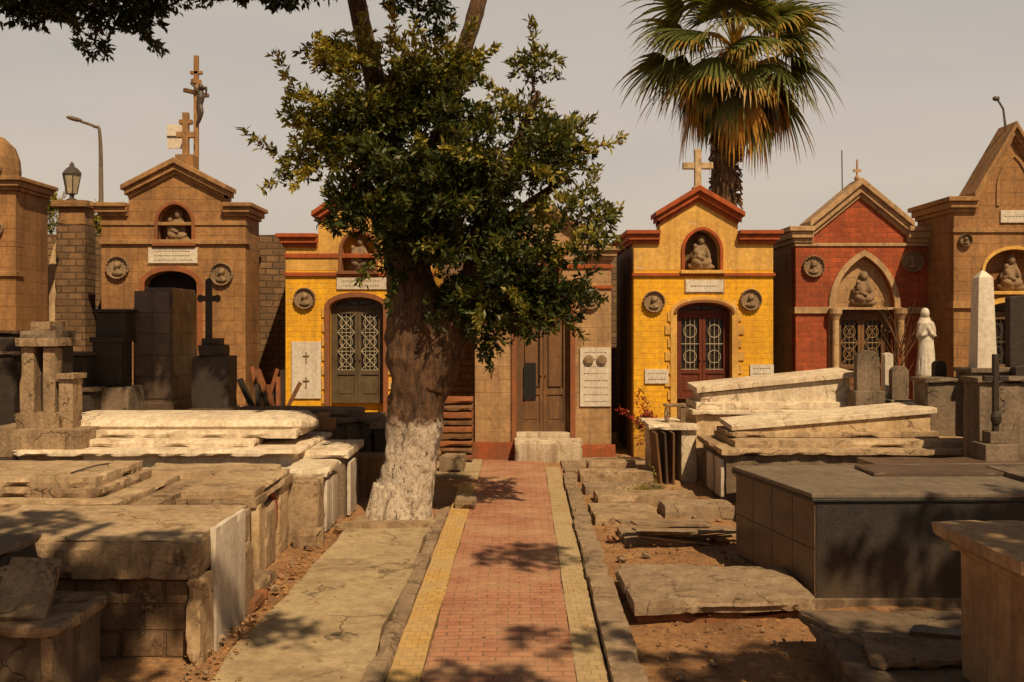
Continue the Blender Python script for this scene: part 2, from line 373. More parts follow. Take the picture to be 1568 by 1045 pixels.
def door_leafs(root, D, d, frame, panel, grille, style='bars'):
    dcx, dw, dsp, dtop, dbase = d; y = D+.17
    mb = MB(); ap = arch_pts(dcx, dsp, dw-.002, dtop-dsp-.002)
    mb.ext([(dcx-dw+.002, dbase)]+ap+[(dcx+dw-.002, dbase)], y+.07, y+.11, 'glass' if style != 'wood' else panel)
    fr = .06
    ring(mb, dcx, dsp, dw-fr, dtop-dsp-fr, fr-.003, dbase, y-.01, y+.069, frame)
    mb.box(dcx-dw+fr, dcx+dw-fr, y-.005, y+.06, dsp-.035, dsp+.035, frame)
    iw = dw-fr
    for sgn in (-1, 1):
        a, b = (dcx-iw, dcx-.004) if sgn < 0 else (dcx+.004, dcx+iw)
        H = dsp-.035-dbase
        for (u0, u1) in ((a, a+.06), (b-.06, b)): mb.box(u0, u1, y+.005, y+.06, dbase, dbase+H, frame)
        for (h0, h1) in ((0, .07), (.30, .35), (.95, 1.0)): mb.box(a+.06, b-.06, y+.007, y+.058, dbase+h0*H, dbase+h1*H, frame)
        mb.box(a+.06, b-.06, y+.03, y+.05, dbase+.07*H, dbase+.30*H, panel)
        mb.box(a+.1, b-.1, y+.018, y+.03, dbase+.10*H, dbase+.27*H, frame)
        g0, g1, h0, h1 = a+.06, b-.06, dbase+.35*H, dbase+.95*H
        if style == 'wood':
            mb.box(g0+.04, g1-.04, y+.03, y+.05, h0+.04, h1-.04, frame)
        else:
            n = 4
            for i in range(1, n): u = g0+(g1-g0)*i/n; mb.tube([(u, y+.03, h0), (u, y+.03, h1)], [.008]*2, grille, 5)
            k = max(2, int((h1-h0)/((g1-g0)*1.0)))
            for j in range(k):
                za, zb2 = h0+(h1-h0)*j/k, h0+(h1-h0)*(j+1)/k
                zc = (za+zb2)/2; cxx = (g0+g1)/2; rr = min(g1-g0, zb2-za)*.36
                pts = [(cxx+rr*math.cos(t*math.pi/8), y+.025, zc+rr*math.sin(t*math.pi/8)) for t in range(17)]
                mb.tube(pts, [.009]*17, grille, 5); mb.box(g0, g1, y+.02, y+.035, za-.007, za+.007, grille)
                if style == 'lattice':
                    mb.tube([(g0, y+.02, za), (g1, y+.02, zb2)], [.01]*2, grille, 5); mb.tube([(g1, y+.02, za), (g0, y+.02, zb2)], [.01]*2, grille, 5)
    for a in (45, 90, 135):
        t = math.radians(a); mb.tube([(dcx, y+.03, dsp+.035), (dcx+(iw-.01)*math.cos(t), y+.03, dsp+(dtop-dsp-fr)*math.sin(t))], [.012]*2, frame, 5)
    for sgn in (-1, 1): mb.ell((dcx+sgn*.045, y-.01, dbase+(dsp-dbase)*.45), (.018, .03, .018), 'iron', 8)
    mb.build('double_door', root, bevel=.004)

def plaque(root, x0, x1, z0, z1, y, m='marble', lines=3, cross=False, frame=None):
    mb = MB(); mb.box(x0, x1, y-.035, y, z0, z1, m)
    if frame: mb.box(x0-.025, x1+.025, y-.02, y+.01, z0-.025, z1+.025, frame)
    w = x1-x0; h = z1-z0
    if lines:
        for i in range(lines):
            zz = z0+h*(i+.7)/(lines+.4); xx = x0+w*.12; e = min(.012, h*.06)
            while xx < x1-w*.14:
                l = R.uniform(.015, .05); mb.box(xx, min(xx+l, x1-w*.1), y-.037, y-.03, zz-e, zz+e, 'ink'); xx += l+.016
    if cross:
        cx = (x0+x1)/2
        for zc, hh in ((z0+h*.72, h*.1), (z0+h*.28, h*.1)):
            mb.box(cx-.01, cx+.01, y-.05, y-.03, zc-hh, zc+hh, 'wood'); mb.box(cx-hh*.55, cx+hh*.55, y-.052, y-.032, zc+hh*.2, zc+hh*.2+.02, 'wood')
    mb.build('inscribed_plaque', root, bevel=.004)

def cross_mesh(mb, cx, y, z0, z1, arm, w, t, m, az=.68):
    mb.box(cx-w/2, cx+w/2, y-t/2, y+t/2, z0, z1, m)
    za = z0+(z1-z0)*az
    mb.box(cx-arm, cx-w/2-.001, y-t/2+.002, y+t/2-.002, za-w/2, za+w/2, m); mb.box(cx+w/2+.001, cx+arm, y-t/2+.002, y+t/2-.002, za-w/2, za+w/2, m)

# ---- far-left mausoleum
D = 18.4
r0, x, z, s, d = mausoleum('sandstone_mausoleum', D, -170, 24, 285, -120, -20, 262, (-70, 235), (-70, 40, 440, 415, 640), (-70, 26, 378, 315, 345), 'sandstone', 'sandtrim', bands=((415, 8, .05, 'sandtrim'),), depth=1.3)
door_leafs(r0, D, d, 'wood', 'wood', 'iron'); mb = MB()
mb.lathe([(.66, 0), (.66, .1), (.5, .16), (.52, .4), (.5, .62), (.42, .85), (.24, 1.02), (.02, 1.1)], (X(-12, D+.7), D+.7, z(285)), 'sandtrim', 10)
mb.build('dome_lantern', r0, bevel=.01)
medallion(r0, x(-8), D, z(350), 15*s)
# ---- left sandstone mausoleum with crucifix
D = 19.8
r1, x, z, s, d = mausoleum('sandstone_mausoleum', D, 155, 376, 325, 197, 343, 296, (270, 258), (262, 40, 436, 415, 640), (268, 26, 372, 313, 342), 'sandstone', 'sandtrim', bands=((367, 7, .06, 'sandtrim'), (340, 5, .03, 'sandtrim')), ring_m='rust', depth=1.1)
mb = MB(); mb.box(d[0]-d[1], d[0]+d[1], D+.26, D+.29, 0, d[3]-.02, 'black')
mb.build('dark_doorway', r1)
medallion(r1, x(181), D, z(410), 18*s); medallion(r1, x(340), D, z(420), 18*s)
plaque(r1, x(228), x(303), z(403), z(380), D, frame='sandtrim')
mb = MB(); y = D+.15; cx = x(283)
cross_mesh(mb, x(281), y, z(256), z(170), 14*s, 9*s, .12, 'sandtrim', .6); mb.box(x(271), x(291), y-.055, y+.055, z(188), z(181), 'sandtrim')
mb.box(x(268), x(296), y-.16, y+.16, z(262), z(236), 'sandtrim')
mb.build('stone_cross', r1, bevel=.01)
mb = MB(); y = D+.4; cx = x(291)
cross_mesh(mb, cx, y, z(260), z(77), 1*s+.001, 7*s, .08, 'sandtrim', .8)
mb.box(cx-.1, cx+.1, y-.045, y+.045, z(121), z(114), 'sandtrim', rot=(0, 0, .9)); mb.box(cx-.12, cx+.12, y-.04, y+.042, z(106), z(101), 'sandtrim')
mb.box(cx-.3, cx+.3, y-.037, y+.04, z(138), z(132), 'wood', rot=(0, 0, 1.0))
mb.build('tall_cross', r1, bevel=.006)
mb = MB(); hx, hz = x(300), z(128)
mb.ell((hx+.02, y-.14, hz), (.05, .055, .065), 'iron'); mb.tube([(hx, y-.1, hz-.05), (hx, y-.09, hz-.2), (hx-.02, y-.09, hz-.36)], [.05, .085, .06], 'iron', 8, 3)
mb.tube([(hx, y-.09, hz-.09), (hx+.12, y-.12, hz+.0), (hx+.1, y-.1, hz-.2)], [.03, .027, .02], 'iron', 6, 3); mb.tube([(hx, y-.09, hz-.09), (hx-.14, y-.1, hz+.03), (hx-.22, y-.05, hz+.1)], [.03, .027, .02], 'iron', 6, 3)
mb.tube([(hx-.02, y-.09, hz-.34), (hx+.04, y-.14, hz-.52), (hx-.05, y-.07, hz-.72)], [.055, .04, .028], 'iron', 6, 3); mb.tube([(hx-.03, y-.09, hz-.34), (hx-.01, y-.12, hz-.55), (hx-.08, y-.06, hz-.74)], [.05, .04, .028], 'iron', 6, 3)
mb.build('crucified_figure', r1, voxel=.015)
mb = MB(); mb.box(x(240), x(272), D+.6, D+.64, z(219), z(181), 'marble'); mb.tube([(x(273), D+.62, z(300)), (x(273), D+.62, z(178))], [.02]*2, 'iron')
mb.tube([(x(240), D+.585, z(200)), (x(272), D+.585, z(200))], [.012]*2, 'iron'); mb.build('roof_sign', r1)
# ---- yellow mausoleum with lattice door
D = 19.6
r2, x, z, s, d = mausoleum('yellow_mausoleum', D, 437, 662, 372, 487, 612, 335, (550, 292), (546, 41, 470, 455, 618), (549, 25, 415, 355, 384), 'yellow', 'orange', gabm='yelldull', bands=((417, 6, .05, 'orange'), (388, 7, .03, 'orange')), ring_m='rust', low='yellow', depth=3)
door_leafs(r2, D, d, 'browndoor', 'browndoor', 'pale_iron', 'lattice')
medallion(r2, x(467), D, z(457), 17*s); medallion(r2, x(629), D, z(457), 17*s)
plaque(r2, x(447), x(492), z(610), z(523), D, lines=0, cross=True); plaque(r2, x(516), x(592), z(443), z(425), D, lines=2)
mb = MB(); cross_mesh(mb, x(550), D+.15, z(290), z(225), 18*s, 9*s, .12, 'marble', .68); mb.build('roof_cross', r2, bevel=.01)
mb = MB()
for zz in range(7): mb.box(x(493), x(503), D-.03, D+.1, z(618-zz*22), z(603-zz*22), 'yelldull'); mb.box(x(590), x(600), D-.03, D+.1, z(618-zz*22), z(603-zz*22), 'yelldull')
mb.build('quoins', r2, bevel=.006)
# ---- central tan mausoleum
D = 19.0
r3, x, z, s, d = mausoleum('tan_mausoleum', D, 727, 936, 392, 770, 893, 362, (832, 322), (832, 41, 470, 450, 662), (832, 24, 432, 385, 405), 'tan', 'tantrim', bands=((405, 6, .04, 'orange'), (437, 5, .04, 'orange')), ring_m='rust', depth=3)
door_leafs(r3, D, d, 'wood', 'wood', 'iron', 'wood')
mb = MB(); mb.box(x(802), x(821), D+.155, D+.17, z(612), z(556), 'black'); mb.build('dark_door_gap', r3)  # black sheet stands in for the shade inside the open door gap
medallion(r3, x(904), D, z(457), 17*s); medallion(r3, x(757), D, z(457), 17*s)
plaque(r3, x(888), x(935), z(622), z(532), D, lines=8)
mb = MB(); mb.lathe([(.09, 0), (.1, -.03), (.06, -.05), (.01, -.05)], (x(901), D-.035, z(551)), 'relief', 16, 'y'); mb.lathe([(.09, 0), (.1, -.03), (.06, -.05), (.01, -.05)], (x(921), D-.035, z(551)), 'relief', 16, 'y')
cross_mesh(mb, x(753), D-.02, z(577), z(560), .05, .02, .03, 'wood', .65)
mb.build('oval_portraits', r3, bevel=.003)
mb = MB(); mb.sbox(x(725), d[0]-d[1]-.02, D-.06, D, -.1, z(676), 'orange', amp=.008); mb.sbox(x(890), x(942), D-.06, D, -.1, z(680), 'orange', amp=.008)
mb.sbox(x(788), x(889), D-.5, D-.065, -.1, z(668)-.02, 'white'); mb.box(x(788), x(878), D-.02, D+.3, -.1, z(662), 'white')
mb.build('plinth_and_step', r3)
# ---- yellow mausoleum with red door
D = 19.2
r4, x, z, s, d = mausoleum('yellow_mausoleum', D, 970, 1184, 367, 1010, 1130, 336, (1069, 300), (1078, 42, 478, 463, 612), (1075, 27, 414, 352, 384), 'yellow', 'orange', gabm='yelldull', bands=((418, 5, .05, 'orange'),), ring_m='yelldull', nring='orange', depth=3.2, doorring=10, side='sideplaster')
door_leafs(r4, D, d, 'reddoor', 'reddoor', 'pale_iron')
rm = MB(); ring(rm, d[0], d[2], d[1]+.005, d[3]-d[2]+.005, .05, d[2]-.02, D-.075, D-.046, 'rust'); rm.build('hood_mould', r4)
medallion(r4, x(1001), D, z(462), 17*s); medallion(r4, x(1149), D, z(459), 17*s)
plaque(r4, x(1050), x(1107), z(447), z(429), D, lines=1, frame='tantrim'); plaque(r4, x(987), x(1023), z(587), z(565), D, lines=2); plaque(r4, x(1148), x(1184), z(578), z(558), D, lines=2)
mb = MB(); cross_mesh(mb, x(1070), D+.12, z(302), z(227), 23*s, 10*s, .13, 'cream', .66); mb.box(x(1062), x(1079), D, D+.24, z(304), z(285), 'tantrim'); mb.build('roof_cross', r4, bevel=.012)
mb = MB()
for zz in range(7):
    e = 4 if zz % 2 else 0
    mb.box(x(1022-e), x(1027), D-.03, D+.1, z(612-zz*20), z(598-zz*20), 'yelldull'); mb.box(x(1130), x(1135+e), D-.03, D+.1, z(612-zz*20), z(598-zz*20), 'yelldull')
mb.build('quoins', r4, bevel=.006)
# ---- red brick mausoleum
D = 20.0
r5, x, z, s, d = mausoleum('brick_mausoleum', D, 1218, 1427, 364, 1244, 1388, 352, (1316, 292), (1323, 46, 470, 392, 600), None, 'redbrick', 'tantrim', bands=((470, 10, .05, 'tantrim'), (372, 5, .03, 'tantrim')), ring_m='tantrim', low='redbrick', depth=3, ct=17, doorring=9, side='tan')
door_leafs(r5, D, (d[0], d[1]-.08, z(482), z(474), d[4]), 'wood', 'wood', 'gilt', 'lattice')
mb = MB(); mb.ext(arch_pts(d[0], z(470), d[1]-.003, d[3]-z(470)-.003), D+.14, D+.29, 'tan'); mb.box(d[0]-d[1]-.02, d[0]+d[1]+.02, D-.06, D+.28, z(474), z(470)-.002, 'tantrim')
mb.build('tympanum', r5)
mb = MB(); madonna(mb, d[0], D+.12, z(469), .72, 'relief'); mb.build('tympanum_relief', r5, voxel=.016)
mb = MB()
for px in (1276, 1375):
    mb.lathe([(.12, 0), (.12, .1), (.075, .15), (.07, z(490)), (.1, z(484)), (.13, z(480)), (.13, z(472))], (x(px), D-.13, 0), 'tantrim', 14)
mb.build('columns', r5, bevel=.005)
medallion(r5, x(1245), D, z(408), 17*s); medallion(r5, x(1396), D, z(400), 17*s)
mb = MB(); mb.tube([(x(1315), D+.1, z(290)), (x(1315), D+.1, z(243))], [.03, .018], 'tantrim', 6); mb.ell((x(1315), D+.1, z(272)), (.06, .06, .06), 'tantrim'); mb.box(x(1309), x(1321), D+.08, D+.12, z(262), z(258), 'tantrim')
mb.tube([(x(1306), D+.6, z(365)), (x(1304), D+.6, z(222))], [.012]*2, 'iron', 5); mb.build('finial', r5)
# ---- right tan mausoleum
D = 18.8
r6, x, z, s, d = mausoleum('sandstone_mausoleum', D, 1460, 1640, 318, 1494, 1606, 300, (1550, 205), (1553, 46, 480, 462, 600), (1553, 46, 446, 382, 415), 'sandstone', 'sandtrim', bands=((462, 10, .06, 'sandtrim'), (350, 6, .04, 'sandtrim')), ring_m='yelldull', depth=1.7, ct=16)
door_leafs(r6, D, d, 'wood', 'wood', 'iron')
medallion(r6, x(1477), D, z(368), 10*s); plaque(r6, x(1531), x(1580), z(341), z(322), D, lines=1)
mb = MB(); ring(mb, x(1552), z(290), 22*s, 50*s, 5*s, z(315), D-.03, D+.01, 'sandtrim'); mb.build('blind_arch', r6)
mb = MB(); mb.tube([(x(1545), D+.1, z(205)), (x(1540), D+.1, z(165)), (x(1532), D+.1, z(152))], [.025, .02, .02], 'iron', 6); mb.ell((x(1529), D+.1, z(149)), (.07, .05, .05), 'iron'); mb.build('roof_lamp', r6)

# ---- perimeter wall etc.
mb = MB(); mb.sbox(X(60, 21.7), X(470, 21.7), 21.7, 22.1, -.1, Z(358, 21.7), 'wallbrick', amp=.02, step=.25); mb.build('unseen_perimeter_wall')
mb = MB(); mb.sbox(X(400, 24), X(1650, 24), 24, 24.4, -.1, Z(392, 24), 'wallbrick', amp=.02, step=.3)
mb.build('unseen_perimeter_wall')
mb = MB(); mb.slab([(X(60, 20.9), 20.9), (X(98, 20.9), 20.9), (X(98, 20.9), 21.6), (X(60, 20.9), 21.6)], 0, (Z(450, 20.9), Z(325, 20.9), Z(325, 20.9), Z(450, 20.9)), 'cream'); mb.build('sloping_buttress_wall')
# unseen enclosure walls behind and beside the viewpoint, added to block low sky light
mb = MB(); mb.sbox(-16, 16, -13.4, -13, -.1, 4.6, 'wallbrick', step=.8); mb.build('unseen_perimeter_wall')
for sx in (-1, 1):
    mb = MB(); mb.sbox(min(sx*15.5, sx*15.9), max(sx*15.5, sx*15.9), -13, 21, -.1, 4.2, 'wallbrick', step=.8); mb.build('unseen_perimeter_wall')
# lantern pillar
e = empty('lantern_pillar', (X(107, 21), 21, 0)); mb = MB()
mb.sbox(X(84, 20.8), X(130, 20.8), 20.8, 21.35, 0, Z(345, 21), 'wallbrick'); mb.sbox(X(86, 20.8), X(128, 20.8), 20.85, 21.35, Z(344, 21), Z(318, 21), 'sandtrim'); mb.sbox(X(80, 20.8), X(134, 20.8), 20.75, 21.45, Z(318, 21), Z(308, 21), 'sandtrim')
mb.build('pillar', e); mb = MB(); c = (X(107, 21), 21.1, Z(308, 21))
mb.lathe([(.12, 0), (.12, .04), (.05, .08), (.05, .14), (.1, .17)], c, 'iron', 8)
mb.lathe([(.1, .17), (.18, .58)], c, 'pale_iron', 6); mb.lathe([(.21, .58), (.2, .62), (.13, .7), (.06, .74), (.05, .8), (.01, .85)], c, 'iron', 6)
for i in range(6):
    a = i*math.pi/3; mb.tube([(c[0]+.11*math.cos(a), c[1]+.11*math.sin(a), c[2]+.17), (c[0]+.19*math.cos(a), c[1]+.19*math.sin(a), c[2]+.58)], [.014]*2, 'iron', 5)
mb.build('lantern', e)
mb = MB(); d_ = 30; mb.tube([(X(156, d_), d_, 0), (X(155, d_), d_, Z(300, d_)), (X(153, d_), d_, Z(205, d_)), (X(146, d_), d_, Z(194, d_)), (X(124, d_), d_, Z(186, d_))], [.09, .07, .05, .045, .04], 'greystone', 8, 4)
mb.ell((X(114, d_), d_, Z(182, d_)), (.26, .12, .07), 'greystone', 12, (0, .25, 0)); mb.build('street_lamp', smooth=True)

# ------------------------------------------------------------------ ground & paths
def paver_mat(name, ca, cb, mortar, bw, bh, mo, dirt, dust=.75):
    m, nt, b = newmat(name); P = wpos(nt)
    sep = N(nt, 'ShaderNodeSeparateXYZ'); nt.links.new(P, sep.inputs[0])
    wob = noise_node(nt, P, 1.1, 2)
    u = mth(nt, 'ADD', sep.outputs[0], mth(nt, 'MULTIPLY', wob, .06)); v = mth(nt, 'ADD', sep.outputs[1], mth(nt, 'MULTIPLY', wob, .09))
    c = N(nt, 'ShaderNodeCombineXYZ'); nt.links.new(u, c.inputs[0]); nt.links.new(v, c.inputs[1])
    br = N(nt, 'ShaderNodeTexBrick'); nt.links.new(c.outputs[0], br.inputs[0]); br.inputs['Scale'].default_value = 1
    br.inputs['Brick Width'].default_value = bw; br.inputs['Row Height'].default_value = bh; br.inputs['Mortar Size'].default_value = mo; br.inputs['Mortar Smooth'].default_value = .3
    br.inputs['Color1'].default_value = (*ca, 1); br.inputs['Color2'].default_value = (*cb, 1); br.inputs['Mortar'].default_value = (*mortar, 1)
    n1 = noise_node(nt, P, 1.3, 8, .65); n2 = noise_node(nt, P, 25, 6, .7); n3 = noise_node(nt, P, 5, 8, .7)
    col = mix(nt, ramp(nt, n3, [(.3, (.55,)*3), (.55, (0,)*3)]), br.outputs['Color'], tuple(q*.6 for q in ca))
    col = mix(nt, ramp(nt, n1, [(.42, (0, 0, 0)), (.72, (dust,)*3)]), col, dirt)
    col = mix(nt, ramp(nt, n2, [(.3, (.5, .5, .5)), (.5, (0, 0, 0))]), col, tuple(q*.45 for q in ca))
    nt.links.new(col, b.inputs['Base Color']); b.inputs['Roughness'].default_value = .85
    bump(nt, b, mth(nt, 'SUBTRACT', mth(nt, 'MULTIPLY', n2, .4), br.outputs['Fac']), .6, .012); return m
M['pavers'] = paver_mat('red_pavers', (.42, .18, .10), (.33, .13, .075), (.17, .10, .065), .2, .1, .007, (.48, .31, .17))
M['ytiles'] = paver_mat('ochre_tiles', (.56, .34, .10), (.46, .27, .08), (.3, .19, .08), .1, .1, .004, (.42, .31, .18))
M['ttiles'] = paver_mat('tan_tiles', (.46, .32, .155), (.38, .255, .125), (.27, .19, .1), .1, .1, .004, (.44, .33, .2), .9)
def dirtmat():
    m, nt, b = newmat('dirt'); P = wpos(nt)
    n1 = noise_node(nt, P, .9, 8, .6); n2 = noise_node(nt, P, 14, 8, .75); n3 = noise_node(nt, P, 60, 3)
    col = ramp(nt, n1, [(.3, (.22, .1, .04)), (.5, (.38, .19, .075)), (.7, (.48, .28, .13))])
    col = mix(nt, ramp(nt, n2, [(.35, (.8, .8, .8)), (.55, (0, 0, 0))]), col, (.13, .06, .028))
    col = mix(nt, ramp(nt, n3, [(.62, (0, 0, 0)), (.7, (.6, .6, .6))]), col, (.5, .38, .26))
    nt.links.new(col, b.inputs['Base Color']); b.inputs['Roughness'].default_value = .95
    bump(nt, b, mth(nt, 'ADD', n2, mth(nt, 'MULTIPLY', n3, .4)), .9, .04); return m
M['dirt'] = dirtmat()
mb = MB(); nx, ny = 150, 170; vs = []; fs = []
def gh(x, y):
    h = noise.noise(Vector((x*.8, y*.8, 0)))*.05+noise.noise(Vector((x*3, y*3, 5)))*.035+noise.noise(Vector((x*9, y*9, 9)))*.015
    k = 0.0
    if x < -2.3: k = min(1, (-2.3-x)/.3)
    if x > 1.0: k = min(1, (x-1.0)/.4)
    base = -.03+.02*k
    e = min(1, max(0, (x+9)/2), max(0, (9-x)/2), max(0, (y-2)/1), max(0, (21-y)/2))
    return base*e-.03*(1-e)+h*k*e
for j in range(ny+1):
    for i in range(nx+1):
        xx = -9+18*i/nx; yy = 2+19*j/ny; vs.append((xx, yy, gh(xx, yy)))
for j in range(ny):
    for i in range(nx): a = j*(nx+1)+i; fs.append((a, a+1, a+nx+2, a+nx+1))
mb.add(vs, fs, 'dirt'); z_ = -.03
for q in (((-400, -400), (400, -400), (400, 2), (-400, 2)), ((-400, 21), (400, 21), (400, 800), (-400, 800)), ((-400, 2), (-9, 2), (-9, 21), (-400, 21)), ((9, 2), (400, 2), (400, 21), (9, 21))):
    mb.add([(a, b, z_) for a, b in q], [(0, 1, 2, 3)], 'dirt')
mb.build('ground', recalc=False)
def strip(name, xa, xb, y0, y1, z0, z1, m, amp=.006, n=60, rag=2):
    mb = MB(); vs = []; fs = []
    L = lambda p, y: p[0]+(p[1]-p[0])*(y-7)/12
    nc = 6
    for j in range(n+1):
        y = y0+(y1-y0)*j/n
        a, b = L(xa, y)+noise.noise(Vector((xa[0]*7, y*1.5, 1)))*amp*rag, L(xb, y)+noise.noise(Vector((xb[0]*7, y*1.5, 2)))*amp*rag
        vs.append((a, y, z0))
        for i in range(nc+1):
            x = a+(b-a)*i/nc; vs.append((x, y, z1+noise.noise(Vector((x*2, y*1.3, 3)))*amp))
        vs.append((b, y, z0))
    w = nc+3
    for j in range(n):
        for i in range(w-1): fs.append((j*w+i, j*w+i+1, (j+1)*w+i+1, (j+1)*w+i))
    fs.append(tuple(range(w))); fs.append(tuple(range(n*w, n*w+w)))
    mb.add(vs, fs, m); return mb.build(name)
strip('brick_path', (-.64, -.52), (.45, .6), 2, 18.3, -.1, .03, 'pavers', .008)
strip('ochre_path_border', (-.88, -.80), (-.645, -.525), 2, 15.5, -.1, .034, 'ytiles')
strip('tan_path_border', (.455, .605), (.68, .86), 2, 17.5, -.1, .034, 'ttiles')
def kerbs(name, xa, xb, y0, y1, ztop, seg=.75):
    mb = MB(); y = y0
    L = lambda p, y: p[0]+(p[1]-p[0])*(y-7)/12
    while y < y1:
        l = seg*R.uniform(.8, 1.1); j = R.uniform(-.012, .012); dz = R.uniform(-.012, .01)
        mb.slab([(L(xa, y)+j, y), (L(xb, y)+j, y), (L(xb, y+l)+j, y+l-.012), (L(xa, y+l)+j, y+l-.012)], -.1, ztop+dz, 'kerb', amp=.006, chip=1.2, step=.06)
        y += l
    mb.build(name)
kerbs('kerb', (-1.03, -.93), (-.885, -.805), 2.5, 13.2, .07); kerbs('kerb', (.69, .87), (.93, 1.06), 2.5, 16, .10)
strip('concrete_walkway', (-2.12, -1.9), (-1.04, -.94), 2, 12.9, -.1, .04, 'concrete', .014, 90, 5)
mb = MB(); mb.sbox(-7, -.55, 16.6, 18.7, -.1, .02, 'concrete', step=.4); mb.sbox(.9, 8, 17.0, 18.9, -.1, .025, 'kerb', step=.3, amp=.01); mb.build('forecourt_paving')

# ------------------------------------------------------------------ tombs: left
e = empty('stone_tomb', (-3, 8, 0)); mb = MB()
mb.sbox(-4.3, -2.42, 7.55, 8.85, -.1, .63, 'rough', amp=.024, step=.045, chip=.5); mb.build('masonry_base', e)
mb = MB(); mb.sbox(-4.4, -2.34, 7.44, 8.92, .61, .88, 'old', amp=.009, step=.05, chip=1.3); mb.sbox(-4.36, -2.37, 7.48, 8.9, .875, .91, 'beige', amp=.006, step=.05); mb.build('top_slab', e)
mb = MB(); mb.slab([(-2.35, 7.75), (-2.30, 7.75), (-2.30, 8.6), (-2.35, 8.6)], -.05, .93, 'marble', amp=.004); mb.slab([(-2.41, 7.35), (-2.31, 7.38), (-2.31, 7.73), (-2.42, 7.72)], -.05, .62, 'cream', amp=.012)
mb.slab([(-2.41, 8.62), (-2.31, 8.62), (-2.31, 8.95), (-2.41, 8.95)], -.05, .6, 'old', amp=.012); mb.build('marble_side_panel', e)
e = empty('stepped_tomb', (-5, 10, 0)); mb = MB()
mb.sbox(-6.5, -3.45, 9.15, 10.9, -.1, .62, 'old', amp=.012); mb.sbox(-6.5, -3.34, 9.05, 10.95, .61, .83, 'old', amp=.01); mb.sbox(-6.5, -3.6, 9.2, 10.8, .825, .89, 'beige', amp=.007)
mb.sbox(-6.5, -3.85, 9.35, 10.65, .885, .98, 'old', amp=.009); mb.sbox(-6.5, -3.93, 9.4, 10.6, .975, 1.08, 'beige', amp=.009); mb.build('stepped_slabs', e)
mb = MB(); mb.tube([(-4.25, 9.6, 1.09), (-4.2, 10.0, 1.1), (-4.15, 10.25, 1.09)], [.008]*3, 'iron', 5, 3); mb.build('iron_handle', e)
e = empty('stone_tomb', (-2.9, 10.6, 0)); mb = MB()
mb.sbox(-3.25, -2.62, 9.95, 11.4, -.1, .72, 'rough', amp=.025, chip=.5); mb.build('core', e); mb = MB()
mb.sbox(-3.32, -2.52, 9.82, 11.5, .71, .80, 'old', amp=.009); mb.sbox(-3.28, -2.55, 9.86, 11.46, .795, .87, 'beige', amp=.008)
mb.sbox(-2.64, -2.55, 9.92, 10.3, -.05, .7, 'cream', amp=.01); mb.sbox(-2.64, -2.54, 10.33, 10.72, -.05, .64, 'beige', amp=.014); mb.sbox(-2.64, -2.55, 10.95, 11.4, -.05, .7, 'cream', amp=.01)
mb.sbox(-2.58, -2.5, 9.85, 9.98, -.05, .72, 'cream', amp=.006); mb.build('slabs', e)
mb = MB(); mb.sbox(-2.63, -2.57, 10.73, 10.94, .25, .7, 'orange', amp=.02); mb.build('exposed_brick', e)
mb = MB(); mb.sbox(-2.53, -2.32, 9.15, 9.8, -.05, .13, 'old', amp=.015); mb.sbox(-2.5, -2.25, 8.75, 9.2, -.05, .08, 'rust', amp=.015); mb.sbox(-2.54, -2.36, 8.98, 9.12, -.05, .5, 'beige', amp=.015); mb.build('broken_masonry')
# long white tomb
e = empty('white_tomb', (-4.4, 13.8, 0)); mb = MB()
mb.sbox(-6.25, -2.78, 12.75, 14.9, -.1, .86, 'white', amp=.01, step=.1); mb.sbox(-6.35, -2.7, 12.6, 15, .855, .93, 'white', amp=.01, step=.1, chip=2)
mb.sbox(-6.05, -3.35, 12.95, 14.6, .925, 1.03, 'white', amp=.008, step=.1); mb.sbox(-6.0, -2.85, 13.15, 14.7, 1.02, 1.13, 'white', amp=.006, step=.1, chip=1.5); mb.build('base', e)
mb = MB(); pr = [(14.6, 1.12), (13.3, 1.12), (13.25, 1.17), (13.32, 1.25), (13.6, 1.3), (14.3, 1.3), (14.6, 1.24)]
vs = []; n = 36; x0, x1 = -6.0, -2.75
for i in range(n+1):
    t = i/n; k = 1-max(0, (t-.93)/.07)**2*.7 if t > .93 else 1
    for yy, zz in pr: vs.append((x0+(x1-x0)*t+noise.noise(Vector((t*9, yy*3, zz*9)))*.004, 13.95+(yy-13.95)*k, 1.12+(zz-1.12)*k+noise.noise(Vector((t*12, yy*4, 2)))*.003))
w = len(pr); fs = [(i*w+j, i*w+(j+1) % w, (i+1)*w+(j+1) % w, (i+1)*w+j) for i in range(n) for j in range(w)]+[tuple(range(w)), tuple(range(n*w, n*w+w))]
mb.add(vs, fs, 'white'); mb.build('rounded_cover', e, smooth=False)
e = empty('white_tomb', (-2.5, 13.2, 0)); mb = MB()
mb.sbox(-2.74, -2.3, 12.05, 12.9, -.1, .70, 'white'); mb.sbox(-2.8, -2.22, 11.95, 13.0, .69, .78, 'white', amp=.008)
mb.sbox(-2.72, -2.2, 13.1, 14.3, -.1, .78, 'greystone'); mb.sbox(-2.78, -2.14, 13.02, 14.4, .77, .87, 'white', amp=.008)
mb.sbox(-2.29, -2.25, 12.1, 12.45, .0, .62, 'marble', amp=.004); mb.sbox(-2.29, -2.25, 12.5, 12.85, .0, .62, 'marble', amp=.004); mb.sbox(-2.19, -2.14, 13.2, 13.7, 0, .7, 'marble', amp=.004); mb.build('panelled_body', e)
mb = MB(); mb.sbox(-2.7, -2.25, 11.52, 11.93, -.1, .72, 'beige', amp=.014); mb.sbox(-2.5, -2.16, 11.3, 11.5, -.1, .2, 'old', amp=.02); mb.build('stone_block')
e = empty('grey_tomb', (-3.4, 16.3, 0)); mb = MB()
